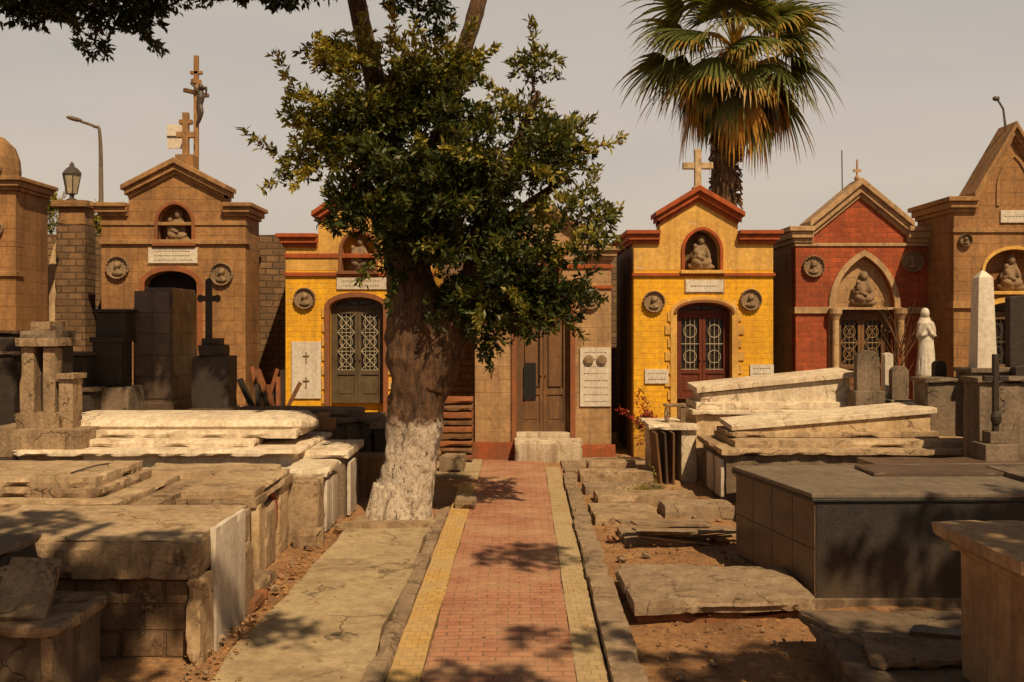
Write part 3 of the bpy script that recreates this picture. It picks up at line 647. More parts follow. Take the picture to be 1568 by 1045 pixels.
mb.sbox(-4.7, -2.2, 15.6, 16.5, -.1, 1.0, 'greystone', step=.14); mb.sbox(-4.8, -2.1, 15.5, 16.6, .99, 1.08, 'greystone', step=.14); mb.sbox(-4.4, -2.4, 15.7, 16.4, 1.07, 1.2, 'greystone', step=.14); mb.build('body', e)
mb = MB(); mb.sbox(-2.95, -2.75, 14.95, 15.15, 0, .95, 'sandtrim'); mb.sbox(-3.0, -2.68, 14.9, 15.2, .94, 1.12, 'sandtrim'); mb.sbox(-2.93, -2.77, 14.97, 15.13, 1.11, 1.2, 'sandtrim'); mb.build('stone_post')
mb = MB(); mb.sbox(-2.1, -1.5, 15.2, 16.6, -.1, .95, 'dark'); mb.sbox(-2.16, -1.44, 15.12, 16.66, .94, 1.03, 'greystone'); mb.sbox(-2.45, -1.9, 14.75, 15.1, -.1, .6, 'sandtrim'); mb.build('dark_tomb')
mb = MB()
for i in range(9): mb.sbox(X(672, 18), X(723, 18), 18.2+R.uniform(-.03, .03), 18.7, .05+i*.13, .155+i*.13, 'wood' if i % 2 else 'rust', amp=.006)
mb.build('stacked_boards')
mb = MB(); mb.sbox(X(650, 21), X(735, 21), 21, 21.3, -.1, Z(470, 21), 'wallbrick', step=.2); mb.build('brick_wall')
mb = MB(); mb.slab([(-1.25, 17.0), (-.85, 16.9), (-.8, 17.5), (-1.2, 17.6)], 0, .28, 'kerb', amp=.015); mb.slab([(-.78, 13.5), (-.5, 13.4), (-.48, 13.9), (-.76, 14)], 0.02, .16, 'kerb', amp=.015); mb.build('stone_block')
e = empty('stone_pedestal', (-3.5, 6.9, 0)); mb = MB()
mb.sbox(-4.3, -2.98, 6.5, 7.25, -.1, .5, 'greystone', amp=.006, step=.05); mb.sbox(-4.35, -2.92, 6.42, 7.32, .49, .56, 'old', amp=.006, step=.05); mb.build('body', e)
mb = MB()
for xx in (-3.05, -3.5): mb.sbox(xx, xx+.07, 6.44, 6.5, -.05, .49, 'old', amp=.005)
mb.sbox(-4.2, -3.45, 6.75, 7.25, .56, .95, 'dark', amp=.008); mb.sbox(-4.25, -3.42, 6.7, 7.3, .94, 1.0, 'greystone', amp=.008); mb.build('upper_block', e)
mb = MB(); mb.box(-3.5, -3.12, 6.5, 7.0, .66, .76, 'old', rot=(math.radians(38), math.radians(6), .25)); mb.build('fallen_stone_slab', bevel=.012)
mb = MB(); mb.sbox(-3.2, -2.2, 6.1, 6.4, -.05, .06, 'old', amp=.02); mb.build('broken_slab')
# dark steles
e = empty('granite_stele', (X(232, 15.2), 15.2, 0)); mb = MB()
xa, xb = X(204, 15.2), X(263, 15.2)
mb.box(xa, xb, 15.2, 16.35, 0, Z(470, 15.2), 'granite'); mb.box(xa-.06, xb+.06, 15.1, 16.45, 0, 1.35, 'granite')
mb.ext([(xa+.12, Z(470, 15.2)), (xa+.12, Z(448, 15.2)), (xa+.2, Z(440, 15.2)), (xb, Z(440, 15.2)), (xb, Z(470, 15.2))], 15.22, 16.33, 'granite'); mb.build('stele', e, bevel=.015)
mb = MB()
for i in range(5):
    zz = 1.4+i*.33
    for j in range(2): a = xa+.02+j*(xb-xa-.04)/2; mb.box(a+.002, a+(xb-xa-.04)/2-.002, 15.185, 15.199, zz+.002, zz+.326, 'granite')
for i in range(5):
    for j in range(3): yy = 15.22+j*.375; mb.box(xb+.001, xb+.014, yy, yy+.37, 1.4+i*.33, 1.725+i*.33, 'granite')
mb.build('granite_facing', e, bevel=.004)
e = empty('granite_headstone', (X(160, 14.7), 14.7, 0)); mb = MB(); xa, xb = X(141, 14.7), X(180, 14.7)
mb.sbox(xa-.1, xb+.22, 14.55, 15.3, 0, Z(592, 14.7), 'greystone'); mb.box(xa, xb+.05, 14.7, 15.15, Z(592, 14.7), Z(520, 14.7), 'dark'); mb.box(xa+.04, xb+.1, 14.74, 15.1, Z(520, 14.7), Z(478, 14.7), 'dark'); mb.box(xa-.03, xb+.1, 14.66, 15.2, Z(524, 14.7), Z(516, 14.7), 'dark'); mb.box(xa, xb+.13, 14.7, 15.15, Z(478, 14.7), Z(473, 14.7), 'dark')
mb.build('headstone', e, bevel=.015)
e = empty('cross_monument', (-4.57, 15, 0)); mb = MB()
mb.sbox(-4.8, -4.25, 14.9, 15.4, 0, Z(545, 15), 'dark'); mb.sbox(-4.72, -4.35, 14.95, 15.35, Z(546, 15), Z(528, 15), 'dark'); mb.sbox(-4.83, -4.22, 14.85, 15.45, 1.2, 1.28, 'granite')
mb.sbox(-4.68, -4.42, 15.0, 15.3, Z(529, 15), Z(518, 15), 'dark'); cross_mesh(mb, X(320, 15.1), 15.1, Z(520, 15.1), Z(430, 15.1), .13, .085, .08, 'dark', .7)
for sx in (-.13, .13): mb.ell((X(320, 15.1)+sx, 15.1, Z(457, 15.1)), (.05, .045, .06), 'dark')
mb.ell((X(320, 15.1), 15.1, Z(431, 15.1)), (.055, .045, .05), 'dark'); mb.build('cross_and_pedestal', e)
# stone shrine at left: pillars, recess shade painted as a dark block, cornice, stepped base
e = empty('stone_shrine', (-6.1, 13.2, 0)); mb = MB(); k = 13.0
mb.sbox(X(30, k), X(52, k), 13.0, 13.25, .9, Z(528, k), 'old'); mb.sbox(X(66, k), X(84, k), 13.0, 13.25, .9, Z(532, k), 'old'); mb.sbox(X(34, k), X(82, k), 13.2, 13.6, .9, Z(526, k), 'dark')
mb.sbox(X(27, k), X(92, k), 12.93, 13.65, Z(530, k), Z(517, k), 'old'); mb.sbox(X(30, k), X(86, k), 12.98, 13.6, Z(518, k), Z(506, k), 'greystone'); mb.sbox(X(42, k), X(74, k), 13.05, 13.5, Z(507, k), Z(492, k), 'old')
mb.sbox(X(26, k), X(90, k), 12.93, 13.65, .85, Z(632, k), 'old'); mb.sbox(X(-20, k), X(140, k), 12.7, 13.7, -.1, Z(655, k), 'old')
mb.sbox(X(90, k), X(112, k), 13.0, 13.3, .8, Z(580, k), 'old'); mb.sbox(X(88, k), X(116, k), 12.95, 13.35, Z(580, k), Z(572, k), 'old'); mb.build('columns_and_entablature', e)
mb = MB()
for i, (a, b, t, dd) in enumerate(((-40, 22, 545, 14), (92, 132, 545, 14.4), (-30, 32, 512, 15.5), (60, 104, 556, 15.6), (112, 140, 600, 14.2))):
    mb.sbox(X(a, dd), X(b, dd), dd, dd+.4, 0, Z(t, dd), 'dark'); mb.sbox(X(a, dd)-.04, X(b, dd)+.04, dd-.04, dd+.44, Z(t, dd), Z(t, dd)+.06, 'granite')
mb.build('old_headstones')
mb = MB(); mb.sbox(-9, -6.4, 11.5, 12.6, -.1, .75, 'greystone', step=.15); mb.sbox(-9, -6.3, 11.4, 12.7, .74, .84, 'dark', step=.15); mb.build('low_tomb')
mb = MB(); mb.sbox(-9, -4.6, 11.3, 12.3, -.1, .6, 'greystone', step=.15); mb.sbox(-9, -4.5, 11.2, 12.4, .59, .67, 'beige', step=.1); mb.build('low_tomb')
mb = MB(); mb.sbox(-4.4, -3.36, 11.1, 12.4, -.1, .72, 'cream', step=.1); mb.sbox(-4.45, -2.85, 11.6, 12.45, .0, .80, 'beige', step=.1); mb.build('low_tomb')
mb = MB()
for i in range(14): mb.box(X(385+i*3.4, 18), X(389+i*3.4, 18)+.02, 18+R.uniform(0, .3), 18.1+R.uniform(0, .3), .3, 1.3+R.uniform(0, .5), 'rust' if i % 2 else 'dark', rot=(R.uniform(-.2, .2), R.uniform(-.5, .5), 0))
mb.build('timber_scrap')

# ------------------------------------------------------------------ tombs: right
e = empty('black_granite_tomb', (4, 9.8, 0)); A, B, C, Dd = (2.70, 8.9), (6.4, 8.95), (6.2, 10.95), (2.38, 10.65)
ins = lambda q, t: [(p[0]+(4.4-p[0])*t, p[1]+(9.9-p[1])*t) for p in q]
mb = MB(); mb.prism(ins([A, B, C, Dd], .012), 0.05, .93, 'granblack'); mb.prism(ins([A, B, C, Dd], -.02), -.1, .07, 'greystone'); mb.build('body', e, bevel=.01)
mb = MB(); mb.prism(ins([A, B, C, Dd], -.012), .932, .965, 'granblack'); mb.prism(ins([A, B, C, Dd], -.014), .967, 1.01, 'grantop'); mb.build('lid', e, bevel=.008)
mb = MB(); a = Vector(A)*.988+Vector((4.4, 9.9))*.012; b_ = Vector(Dd)*.988+Vector((4.4, 9.9))*.012
for j in range(4):
    p, q = a.lerp(b_, j/4+.003), a.lerp(b_, (j+1)/4-.003); nrm = Vector((-.012, -.002))
    mb.prism([(p.x, p.y), (p.x+nrm.x, p.y+nrm.y), (q.x+nrm.x, q.y+nrm.y), (q.x, q.y)], .08, .5, 'granite'); mb.prism([(p.x, p.y), (p.x+nrm.x, p.y+nrm.y), (q.x+nrm.x, q.y+nrm.y), (q.x, q.y)], .505, .925, 'granite')
mb.build('brown_reflection_cladding', e, bevel=.003)  # brown colour stands for the reflection on this polished face
mb = MB(); mb.sbox(3.6, 5.6, 9.9, 10.5, 1.012, 1.05, 'granite', amp=.002); mb.sbox(4.9, 6.1, 9.2, 10.3, 1.012, 1.06, 'greystone', amp=.002); mb.build('name_slab', e)
e = empty('grey_tomb', (5, 15, 0)); mb = MB()
mb.sbox(3.05, 7.6, 14.2, 16, -.1, .68, 'greystone', step=.12); mb.sbox(2.97, 7.7, 14.1, 16.1, .675, .76, 'beige', amp=.008, step=.12); mb.sbox(3.2, 7.5, 14.3, 15.9, .755, .86, 'beige', step=.12); mb.build('body', e)
mb = MB(); mb.sbox(2.99, 3.04, 14.25, 14.7, .05, .6, 'marble', amp=.003); mb.sbox(2.99, 3.04, 14.8, 15.3, .05, .6, 'marble', amp=.003); mb.sbox(5.5, 6.1, 14.16, 14.19, .1, .5, 'orange', amp=.01); mb.build('side_panels', e)
def sloped_lid(mb, x0, x1, y0, y1, za, zb_, th, m):
    P4 = [(x0, y0, za), (x1, y0, zb_), (x1, y1, zb_+.04), (x0, y1, za+.04)]
    mb.add(P4+[(p[0], p[1], p[2]+th) for p in P4], [(0, 1, 2, 3), (4, 5, 6, 7), (0, 1, 5, 4), (1, 2, 6, 5), (2, 3, 7, 6), (3, 0, 4, 7)], m)
mb = MB(); mb.slab([(3.3, 14.75), (6.2, 14.75), (6.2, 15.5), (3.3, 15.5)], .85, (.96, 1.22, 1.26, 1.0), 'cream', amp=.005, step=.1)
mb.sbox(3.2, 6.3, 14.66, 15.6, .862, .95, 'beige', amp=.006, step=.1); sloped_lid(mb, 3.24, 6.28, 14.7, 15.55, .96, 1.22, .08, 'white')
mb.build('sloping_tomb', bevel=.008)
e = empty('white_sloping_tomb', (4.3, 16.6, 0)); mb = MB()
mb.sbox(3.0, 5.9, 16.25, 17.3, -.1, 1.08, 'cream', step=.12); mb.sbox(2.92, 6.0, 16.15, 17.4, 1.07, 1.15, 'white', step=.12); mb.sbox(3.0, 5.8, 16.25, 17.3, 1.15, 1.27, 'white', step=.12)
mb.slab([(3.1, 16.35), (5.55, 16.35), (5.55, 17.1), (3.1, 17.1)], 1.2, (1.4, 1.66, 1.70, 1.44), 'white', step=.1)
sloped_lid(mb, 3.02, 5.62, 16.28, 17.18, 1.41, 1.67, .09, 'white')
mb.build('body', e, bevel=.008)
e = empty('white_plinth', (2.8, 16.6, 0)); mb = MB()
mb.sbox(2.74, 2.99, 16.1, 17.1, -.1, .84, 'white'); mb.sbox(2.28, 2.4, 16.3, 17.1, -.1, .84, 'white'); mb.sbox(2.2, 3.03, 16.02, 17.2, .835, .93, 'white', amp=.008); mb.sbox(2.41, 2.73, 16.6, 17.0, -.1, .83, 'dark'); mb.build('plinth', e)  # dark inner block paints the shade of the void under the top slab
mb = MB(); mb.sbox(2.5, 2.58, 16.3, 16.4, .93, 1.18, 'old'); mb.sbox(2.76, 2.84, 16.3, 16.4, .93, 1.2, 'old'); mb.sbox(2.48, 2.86, 16.28, 16.42, 1.18, 1.24, 'old'); mb.build('small_stone_frame')
mb = MB()
for i in range(3): mb.box(2.3+i*.12, 2.34+i*.12, 15.9, 16.25, -.02, .82, 'wood' if i != 1 else 'dark', rot=(.1, -.13+.05*i, .15))
mb.build('leaning_boards', bevel=.005)
mb = MB()
for (p1, p2, y1, y2, h) in ((1.05, 1.9, 12.6, 13.6, .1), (1.2, 2.6, 13.9, 14.5, .13), (1.1, 2.2, 14.9, 15.5, .1), (2.0, 2.9, 13.0, 13.6, .16), (1.1, 2.4, 16.1, 16.5, .16), (1.3, 2.2, 11.4, 12.2, .06), (1.3, 2.1, 16.9, 17.3, .2)):
    j = R.uniform(-.06, .06); mb.slab([(p1, y1), (p2, y1+j), (p2+.02, y2+j), (p1-.02, y2)], -.08, h, 'kerb' if R.random() < .5 else 'beige', amp=.012)
mb.build('stone_paving_slabs')
mb = MB(); mb.slab([(1.02, 8.35), (2.6, 8.5), (2.6, 9.6), (1.0, 9.75)], .07, .19, 'kerb', amp=.014, chip=1.3, step=.05); mb.slab([(1.05, 8.45), (2.6, 8.6), (2.6, 9.5), (1.1, 9.7)], -.1, .08, 'rust', amp=.02); mb.build('broken_concrete_slab')
mb = MB()
for i in range(9):
    cx, cy = 2.0+R.uniform(-.25, .3), 11.3+R.uniform(-.3, .5); l = R.uniform(.35, .62)
    mb.box(cx-l, cx+l, cy-.08, cy+.08, .05+i*.022, .075+i*.022, 'plank' if i % 3 else 'kerb', rot=(R.uniform(-.12, .12), R.uniform(-.14, .14), R.uniform(-.35, .5)))
mb.build('plank_pile', bevel=.004)
e = empty('slab_tomb', (3.1, 6.9, 0)); mb = MB()
mb.sbox(2.3, 4.8, 5.6, 7.55, -.1, .24, 'greystone', amp=.008); mb.slab([(2.14, 5.4), (4.9, 5.4), (4.9, 7.7), (2.22, 7.72)], .235, .3, 'greystone', amp=.006); mb.build('slab', e)
mb = MB(); mb.slab([(2.3, 6.35), (3.2, 6.4), (3.25, 6.9), (2.45, 7.0)], .305, .36, 'old', amp=.012, chip=2); mb.slab([(2.75, 6.9), (3.3, 6.75), (3.4, 6.95), (2.85, 7.1)], .32, .39, 'granite', amp=.004); mb.box(2.3, 2.34, 6.8, 7.55, .305, .33, 'plank', rot=(0, 0, .35)); mb.build('broken_plates', e)
e = empty('moulded_tomb', (3.6, 5.8, 0)); mb = MB()
mb.sbox(2.84, 4.8, 5.42, 6.3, -.1, 1.1, 'tantrim', amp=.003, step=.05); mb.sbox(2.79, 4.8, 5.37, 6.35, 1.08, 1.15, 'tantrim', amp=.004, step=.05); mb.sbox(2.74, 4.8, 5.32, 6.4, 1.145, 1.18, 'old', amp=.003, step=.05); mb.sbox(2.70, 4.8, 5.28, 6.44, 1.175, 1.25, 'tantrim', amp=.004, step=.05); mb.build('body', e)
e = empty('white_statue', (X(1421, 16.4), 16.4, 0)); mb = MB(); saint(mb, X(1421, 16.4), 16.5, Z(577, 16.4), 1.14, 'marble'); mb.build('robed_figure', e, voxel=.018)
mb = MB(); mb.sbox(X(1408, 16.4), X(1436, 16.4)+.05, 16.3, 16.7, 0, Z(578, 16.4), 'marble'); mb.build('pedestal', e)
e = empty('white_obelisk', (X(1507, 14.8), 14.8, 0)); mb = MB(); cx = X(1507, 14.8)
mb.prism([(cx-.15, 14.7), (cx+.15, 14.7), (cx+.15, 15), (cx-.15, 15)], Z(566, 14.8), Z(425, 14.8), 'marble', -.28); mb.prism([(cx-.108, 14.742), (cx+.108, 14.742), (cx+.108, 14.958), (cx-.108, 14.958)], Z(425, 14.8), Z(413, 14.8), 'marble', -.9)
mb.sbox(cx-.25, cx+.25, 14.6, 15.1, .85, Z(566, 14.8), 'greystone'); mb.build('shaft', e, bevel=.006)
e = empty('iron_cross', (X(1524, 12.8), 12.8, 0)); mb = MB(); cx = X(1524, 12.8); cross_mesh(mb, cx, 12.8, Z(675, 12.8), Z(542, 12.8), .16, .07, .07, 'dark', .72)
mb.ell((cx, 12.78, Z(640, 12.8)), (.07, .06, .1), 'dark'); mb.box(cx-.22, cx+.22, 12.6, 13, -.1, Z(678, 12.8), 'greystone'); mb.box(cx-.12, cx+.12, 12.68, 12.92, Z(678, 12.8), Z(660, 12.8), 'greystone'); mb.build('cross', e, bevel=.01)
def headstone(px0, px1, pt, pb, dd, m='greystone', round_=True, zb=0):
    mb = MB(); a, b = X(px0, dd), X(px1, dd); zt = Z(pt, dd); w = (b-a)/2
    mb.ext([(a, zb)]+[(q[0], q[1]) for q in arch_pts((a+b)/2, zt-w*(.8 if round_ else .15), w, w*(.8 if round_ else .15))]+[(b, zb)], dd, dd+.16, m)
    mb.box(a-.06, b+.06, dd-.1, dd+.26, zb, Z(pb, dd), m); mb.build('headstone', bevel=.012)
headstone(1312, 1347, 536, 598, 15.9, zb=1.0); headstone(1366, 1392, 560, 612, 15.8, zb=.9); headstone(1546, 1600, 452, 590, 15.2, 'dark', False); headstone(1432, 1450, 552, 590, 15.6, 'dark', zb=.8)
headstone(1555, 1590, 560, 600, 14.4, 'dark', False, .8); headstone(1470, 1500, 565, 600, 15.7, 'greystone', False, .8); headstone(1355, 1368, 540, 600, 16.2, 'marble', True, .8)
mb = MB()
for (a, b, t, dd) in ((1420, 1480, 585, 14.9), (1490, 1570, 570, 14.6), (1500, 1640, 585, 13.4)):
    mb.sbox(X(a, dd), X(b, dd), dd, dd+.5, 0, Z(t, dd), 'greystone', step=.13); mb.sbox(X(a, dd)-.05, X(b, dd)+.05, dd-.05, dd+.55, Z(t, dd)-.005, Z(t, dd)+.06, 'greystone', step=.13)
mb.build('stone_plinths')
mb = MB(); mb.sbox(4.6, 7.4, 11.6, 12.9, -.1, .72, 'dark', step=.14); mb.sbox(4.5, 7.5, 11.5, 13, .715, .8, 'granite', step=.14, amp=.003); mb.build('dark_tomb')
mb = MB(); mb.sbox(3.15, 4.3, 12.4, 13.8, -.1, .45, 'greystone', step=.14); mb.sbox(3.05, 4.4, 12.3, 13.9, .445, .53, 'beige', step=.14, amp=.005); mb.build('low_tomb')

# ------------------------------------------------------------------ vegetation
def leafmat(name, dark, mid, light, tr=.35, rough=.45):
    m, nt, b = newmat(name)
    at = N(nt, 'ShaderNodeAttribute', attribute_name='tint')
    c = ramp(nt, at.outputs['Fac'], [(0, dark), (.55, mid), (1, light)])
    nt.links.new(c, b.inputs['Base Color']); b.inputs['Roughness'].default_value = rough; b.inputs['Specular IOR Level'].default_value = .35
    t = N(nt, 'ShaderNodeBsdfTranslucent'); nt.links.new(mix(nt, 1.0, c, (1.0, .95, .4), 'MULTIPLY'), t.inputs[0])
    ms = N(nt, 'ShaderNodeMixShader'); ms.inputs[0].default_value = tr
    nt.links.new(b.outputs[0], ms.inputs[1]); nt.links.new(t.outputs[0], ms.inputs[2])
    nt.links.new(ms.outputs[0], nt.nodes['Material Output'].inputs[0]); return m
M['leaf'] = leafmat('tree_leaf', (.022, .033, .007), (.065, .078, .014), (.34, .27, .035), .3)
M['leafdark'] = leafmat('backlit_overhead_leaf', (.014, .022, .008), (.028, .04, .012), (.06, .065, .02), .15)  # darker leaf copy: backlit silhouette tone put into the colour
M['palmleaf'] = leafmat('palm_leaf', (.045, .055, .015), (.15, .165, .04), (.60, .30, .045), .35)
M['flower'] = leafmat('plant_leaf', (.03, .05, .015), (.1, .06, .02), (.4, .05, .03), .3)
M['litter'] = leafmat('fallen_leaf', (.25, .1, .03), (.4, .18, .05), (.5, .3, .1), .1)
def leaf_mesh(name, C, Dr, k, L, W, mat, tint, parent=None, spread=.9, jit=.02):
    C = np.repeat(C, k, 0); Dr = np.repeat(Dr, k, 0); T = np.repeat(tint, k)+rng.normal(0, .12, len(C))
    n = len(C); rd = rng.normal(size=(n, 3)); rd /= np.linalg.norm(rd, axis=1)[:, None]
    d = Dr*.75+rd*spread; d /= np.linalg.norm(d, axis=1)[:, None]
    side = np.cross(d, rng.normal(size=(n, 3))); side /= np.linalg.norm(side, axis=1)[:, None]
    nm = np.cross(d, side)
    l = (L*rng.uniform(.65, 1.25, n))[:, None]; w = (W*rng.uniform(.75, 1.2, n))[:, None]
    b = C+rng.normal(0, jit, (n, 3))
    V = np.stack([b, b+d*l*.5+side*w*.5+nm*l*.06, b+d*l+nm*l*-.05, b+d*l*.5-side*w*.5+nm*l*.06], 1).reshape(-1, 3)
    me = bpy.data.meshes.new(name); me.vertices.add(4*n); me.vertices.foreach_set('co', V.astype(np.float32).ravel())
    me.loops.add(4*n); me.loops.foreach_set('vertex_index', np.arange(4*n, dtype=np.int32))
    me.polygons.add(n); me.polygons.foreach_set('loop_start', np.arange(0, 4*n, 4, dtype=np.int32))
    me.update(calc_edges=True); me.validate()
    a = me.attributes.new('tint', 'FLOAT', 'FACE'); a.data.foreach_set('value', np.clip(T, 0, 1).astype(np.float32))
    me.materials.append(M[mat]); o = bpy.data.objects.new(name, me); COL.objects.link(o)
    if parent: o.parent = parent; o.matrix_parent_inverse = Matrix.Translation(parent.location).inverted()
    return o
def clumps(lobes, per_area, tufts, rad, shell=.75, shoots=0.0, up=.25):
    C, Dd, T, tw = [], [], [], []
    for (cx, cy, cz, rx, ry, rz, tt) in lobes:
        n = max(3, int(per_area*(rx*rz+rx*ry+ry*rz)))
        for _ in range(n):
            v = rng.normal(size=3); v /= np.linalg.norm(v); k = shell+(1.02-shell)*rng.random()
            c = np.array([cx, cy, cz])+v*np.array([rx, ry, rz])*k; r = rad*rng.uniform(.6, 1.3)
            ct = tt+rng.normal(0, .17)
            m_ = int(tufts*(r/rad)**2)
            w = rng.normal(size=(m_, 3)); w[:, 2] += .3; w /= np.linalg.norm(w, axis=1)[:, None]
            pos = c+w*r*rng.uniform(.45, 1.05, (m_, 1))*np.array([1.15, 1.15, .8])
            C.append(pos); Dd.append(w*.8+v*.3+np.array([0, 0, up])); T.append(np.clip(ct+w[:, 2]*.14+rng.normal(0, .06, m_), 0, 1)); tw.append((c, np.array([cx, cy, cz])))  # upper leaves of each clump tinted lighter, as if lit from above
            if rng.random() < shoots:
                dd = v+np.array([0, 0, .5])+rng.normal(0, .3, 3); dd /= np.linalg.norm(dd); ln = rng.uniform(.25, .65); q = int(ln/.045)
                st = c+dd*r*.6; P = st+np.outer(np.linspace(0, ln, q), dd)+rng.normal(0, .015, (q, 3))
                C.append(P); Dd.append(np.tile(dd, (q, 1))); T.append(np.full(q, min(1, ct+.25)))
    return np.vstack(C), np.vstack(Dd), np.concatenate(T), tw

def barkmat():
    m, nt, b = newmat('bark_limewashed'); P = wpos(nt); sep = N(nt, 'ShaderNodeSeparateXYZ'); nt.links.new(P, sep.inputs[0])
    mp = N(nt, 'ShaderNodeMapping'); mp.inputs['Scale'].default_value = (3, 3, .8); nt.links.new(P, mp.inputs[0])
    n1 = noise_node(nt, mp.outputs[0], 4, 8, .7); n2 = noise_node(nt, P, 3, 6); n3 = noise_node(nt, P, 18, 6, .7)
    bark = ramp(nt, n1, [(.32, (.025, .013, .007)), (.48, (.10, .048, .022)), (.68, (.22, .115, .055))])
    lime = ramp(nt, n3, [(.32, (.28, .18, .11)), (.48, (.62, .5, .38)), (.75, (.74, .64, .52))])
    zz = mth(nt, 'ADD', sep.outputs[2], mth(nt, 'MULTIPLY', mth(nt, 'ADD', n2, n3), .7))
    fac = ramp(nt, mth(nt, 'MULTIPLY', zz, .4), [(.74, (1, 1, 1)), (.81, (0, 0, 0))])
    fac = mth(nt, 'MULTIPLY', fac, ramp(nt, n1, [(.36, (.1, .1, .1)), (.44, (1, 1, 1))]))
    nt.links.new(mix(nt, fac, bark, lime), b.inputs['Base Color']); b.inputs['Roughness'].default_value = .9
    bump(nt, b, mth(nt, 'ADD', n1, mth(nt, 'MULTIPLY', n3, .4)), 1.0, .08); return m
M['bark'] = barkmat()
tree = empty('tree', (X(612, 12.9), 12.9, 0)); mb = MB(); t3 = lambda px, py, dd: (X(px, dd), dd, Z(py, dd)); k = 12.9/F
mb.tube([t3(610, 806, 12.9), t3(612, 785, 12.9), t3(620, 745, 12.9), t3(632, 680, 12.9), t3(641, 610, 12.9), t3(645, 545, 12.9), t3(638, 480, 12.9), t3(624, 420, 12.9), t3(612, 350, 12.9)], [51*k, 46*k, 41*k, 40*k, 43*k, 52*k, 45*k, 34*k, 28*k], 'bark', 56, 14, .2, 2.6)
mb.tube([t3(650, 590, 12.8), t3(676, 535, 12.75), t3(704, 480, 12.7), t3(724, 420, 12.7), t3(738, 350, 12.7), t3(770, 270, 12.6)], [28*k, 33*k, 26*k, 20*k, 17*k, 9*k], 'bark', 28, 8, .25, 3)
mb.tube([t3(612, 360, 12.9), t3(598, 260, 12.9), t3(578, 150, 12.9), t3(560, 60, 12.9), t3(543, -20, 12.9), t3(520, -150, 12.7), t3(430, -260, 12.5)], [28*k, 21*k, 16*k, 15*k, 14*k, 11*k, 6*k], 'bark', 14, 8, .2, 3)
mb.tube([t3(630, 400, 13), t3(655, 290, 13.1), t3(685, 180, 13.1), t3(706, 90, 13.1), t3(728, 20, 13.1), t3(752, -60, 13.1), t3(800, -220, 13)], [24*k, 20*k, 16*k, 14*k, 13*k, 11*k, 7*k], 'bark', 14, 8, .2, 3)
mb.tube([t3(604, 300, 12.9), t3(560, 240, 12.6), t3(500, 200, 12.5)], [14*k, 9*k, 4*k], 'bark', 8, 6, .1); mb.tube([t3(735, 370, 12.7), t3(800, 320, 12.6), t3(870, 270, 12.5)], [12*k, 8*k, 4*k], 'bark', 8, 6, .1)
mb.tube([t3(728, 410, 12.7), t3(790, 410, 12.5), t3(860, 380, 12.4)], [10*k, 7*k, 4*k], 'bark', 8, 6, .1); mb.tube([t3(716, 450, 12.7), t3(760, 470, 12.4), t3(800, 480, 12.3)], [9*k, 6*k, 3*k], 'bark', 8, 6, .1)
mb.tube([t3(754, 300, 12.65), t3(790, 220, 12.5), t3(825, 140, 12.5)], [10*k, 7*k, 4*k], 'bark', 8, 6, .1); mb.tube([t3(650, 300, 13), t3(640, 200, 12.6), t3(640, 110, 12.5)], [10*k, 7*k, 4*k], 'bark', 8, 6, .1)
for a in range(6):
    t = a*1.05+.4; mb.tube([(X(612, 12.9)+math.cos(t)*.2, 12.9+math.sin(t)*.2, .45), (X(610, 12.9)+math.cos(t)*.33, 12.9+math.sin(t)*.33, .08), (X(610, 12.9)+math.cos(t)*.45, 12.9+math.sin(t)*.45, -.06)], [.15, .12, .05], 'bark', 12, 5, .15)
mb.build('trunk_and_limbs', tree, smooth=True)
mb = MB(); mb.slab([(X(520, 12.6), 12.1), (-.95, 12.2), (-.95, 12.45), (X(520, 12.6), 12.4)], -.05, .09, 'beige', amp=.01); mb.build('tree_bed_edging')
def lobe(px, py, rx, ry, tt, dd=12.5, ryd=None): k = dd/F; return (X(px, dd), dd, Z(py, dd), rx*k, (ryd or min(1.2, rx*k*1.05)), ry*k, tt)
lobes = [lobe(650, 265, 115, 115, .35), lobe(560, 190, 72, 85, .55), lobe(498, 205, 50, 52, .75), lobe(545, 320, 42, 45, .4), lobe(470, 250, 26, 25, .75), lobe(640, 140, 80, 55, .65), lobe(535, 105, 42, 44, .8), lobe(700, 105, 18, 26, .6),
         lobe(818, 145, 32, 52, .65), lobe(770, 235, 92, 60, .45), lobe(855, 240, 46, 55, .65), lobe(880, 345, 50, 40, .6), lobe(780, 410, 92, 80, .25), lobe(700, 350, 95, 75, .25), lobe(640, 370, 45, 45, .25), lobe(845, 450, 46, 42, .3), lobe(745, 485, 62, 38, .18), lobe(700, 455, 35, 40, .15), lobe(805, 495, 30, 24, .2), lobe(600, 300, 50, 55, .35), lobe(720, 180, 40, 35, .5)]  # lobe tints paint highlights on upper leaves and shade on lower ones
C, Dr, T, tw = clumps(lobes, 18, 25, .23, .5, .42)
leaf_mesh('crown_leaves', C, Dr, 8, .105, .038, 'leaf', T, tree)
mb = MB()
for c, o in tw[::2]:
    m_ = (c+o)/2+rng.normal(0, .05, 3); mb.tube([o+(c-o)*.1, m_, c], [.022, .014, .006], 'bark', 5, 2)
mb.build('twigs', tree)
up = empty('overhanging_tree', (-7.5, 11, 0)); L2 = []
for (px, py, rx, ry) in ((40, -45, 90, 70), (150, -35, 70, 85), (245, -45, 45, 50), (150, 65, 24, 42), (80, 0, 60, 38), (205, 15, 45, 38), (380, -35, 55, 55), (440, -28, 50, 50), (500, -60, 55, 45), (350, -60, 50, 45), (640, -40, 40, 60), (600, -60, 50, 50), (20, 5, 45, 28), (655, 15, 26, 34)):
    L2.append(lobe(px, py, rx, ry, .3, 11.8))
L2 += [lobe(100, -170, 200, 100, .3, 11.0), lobe(420, -180, 220, 90, .3, 11.5)]
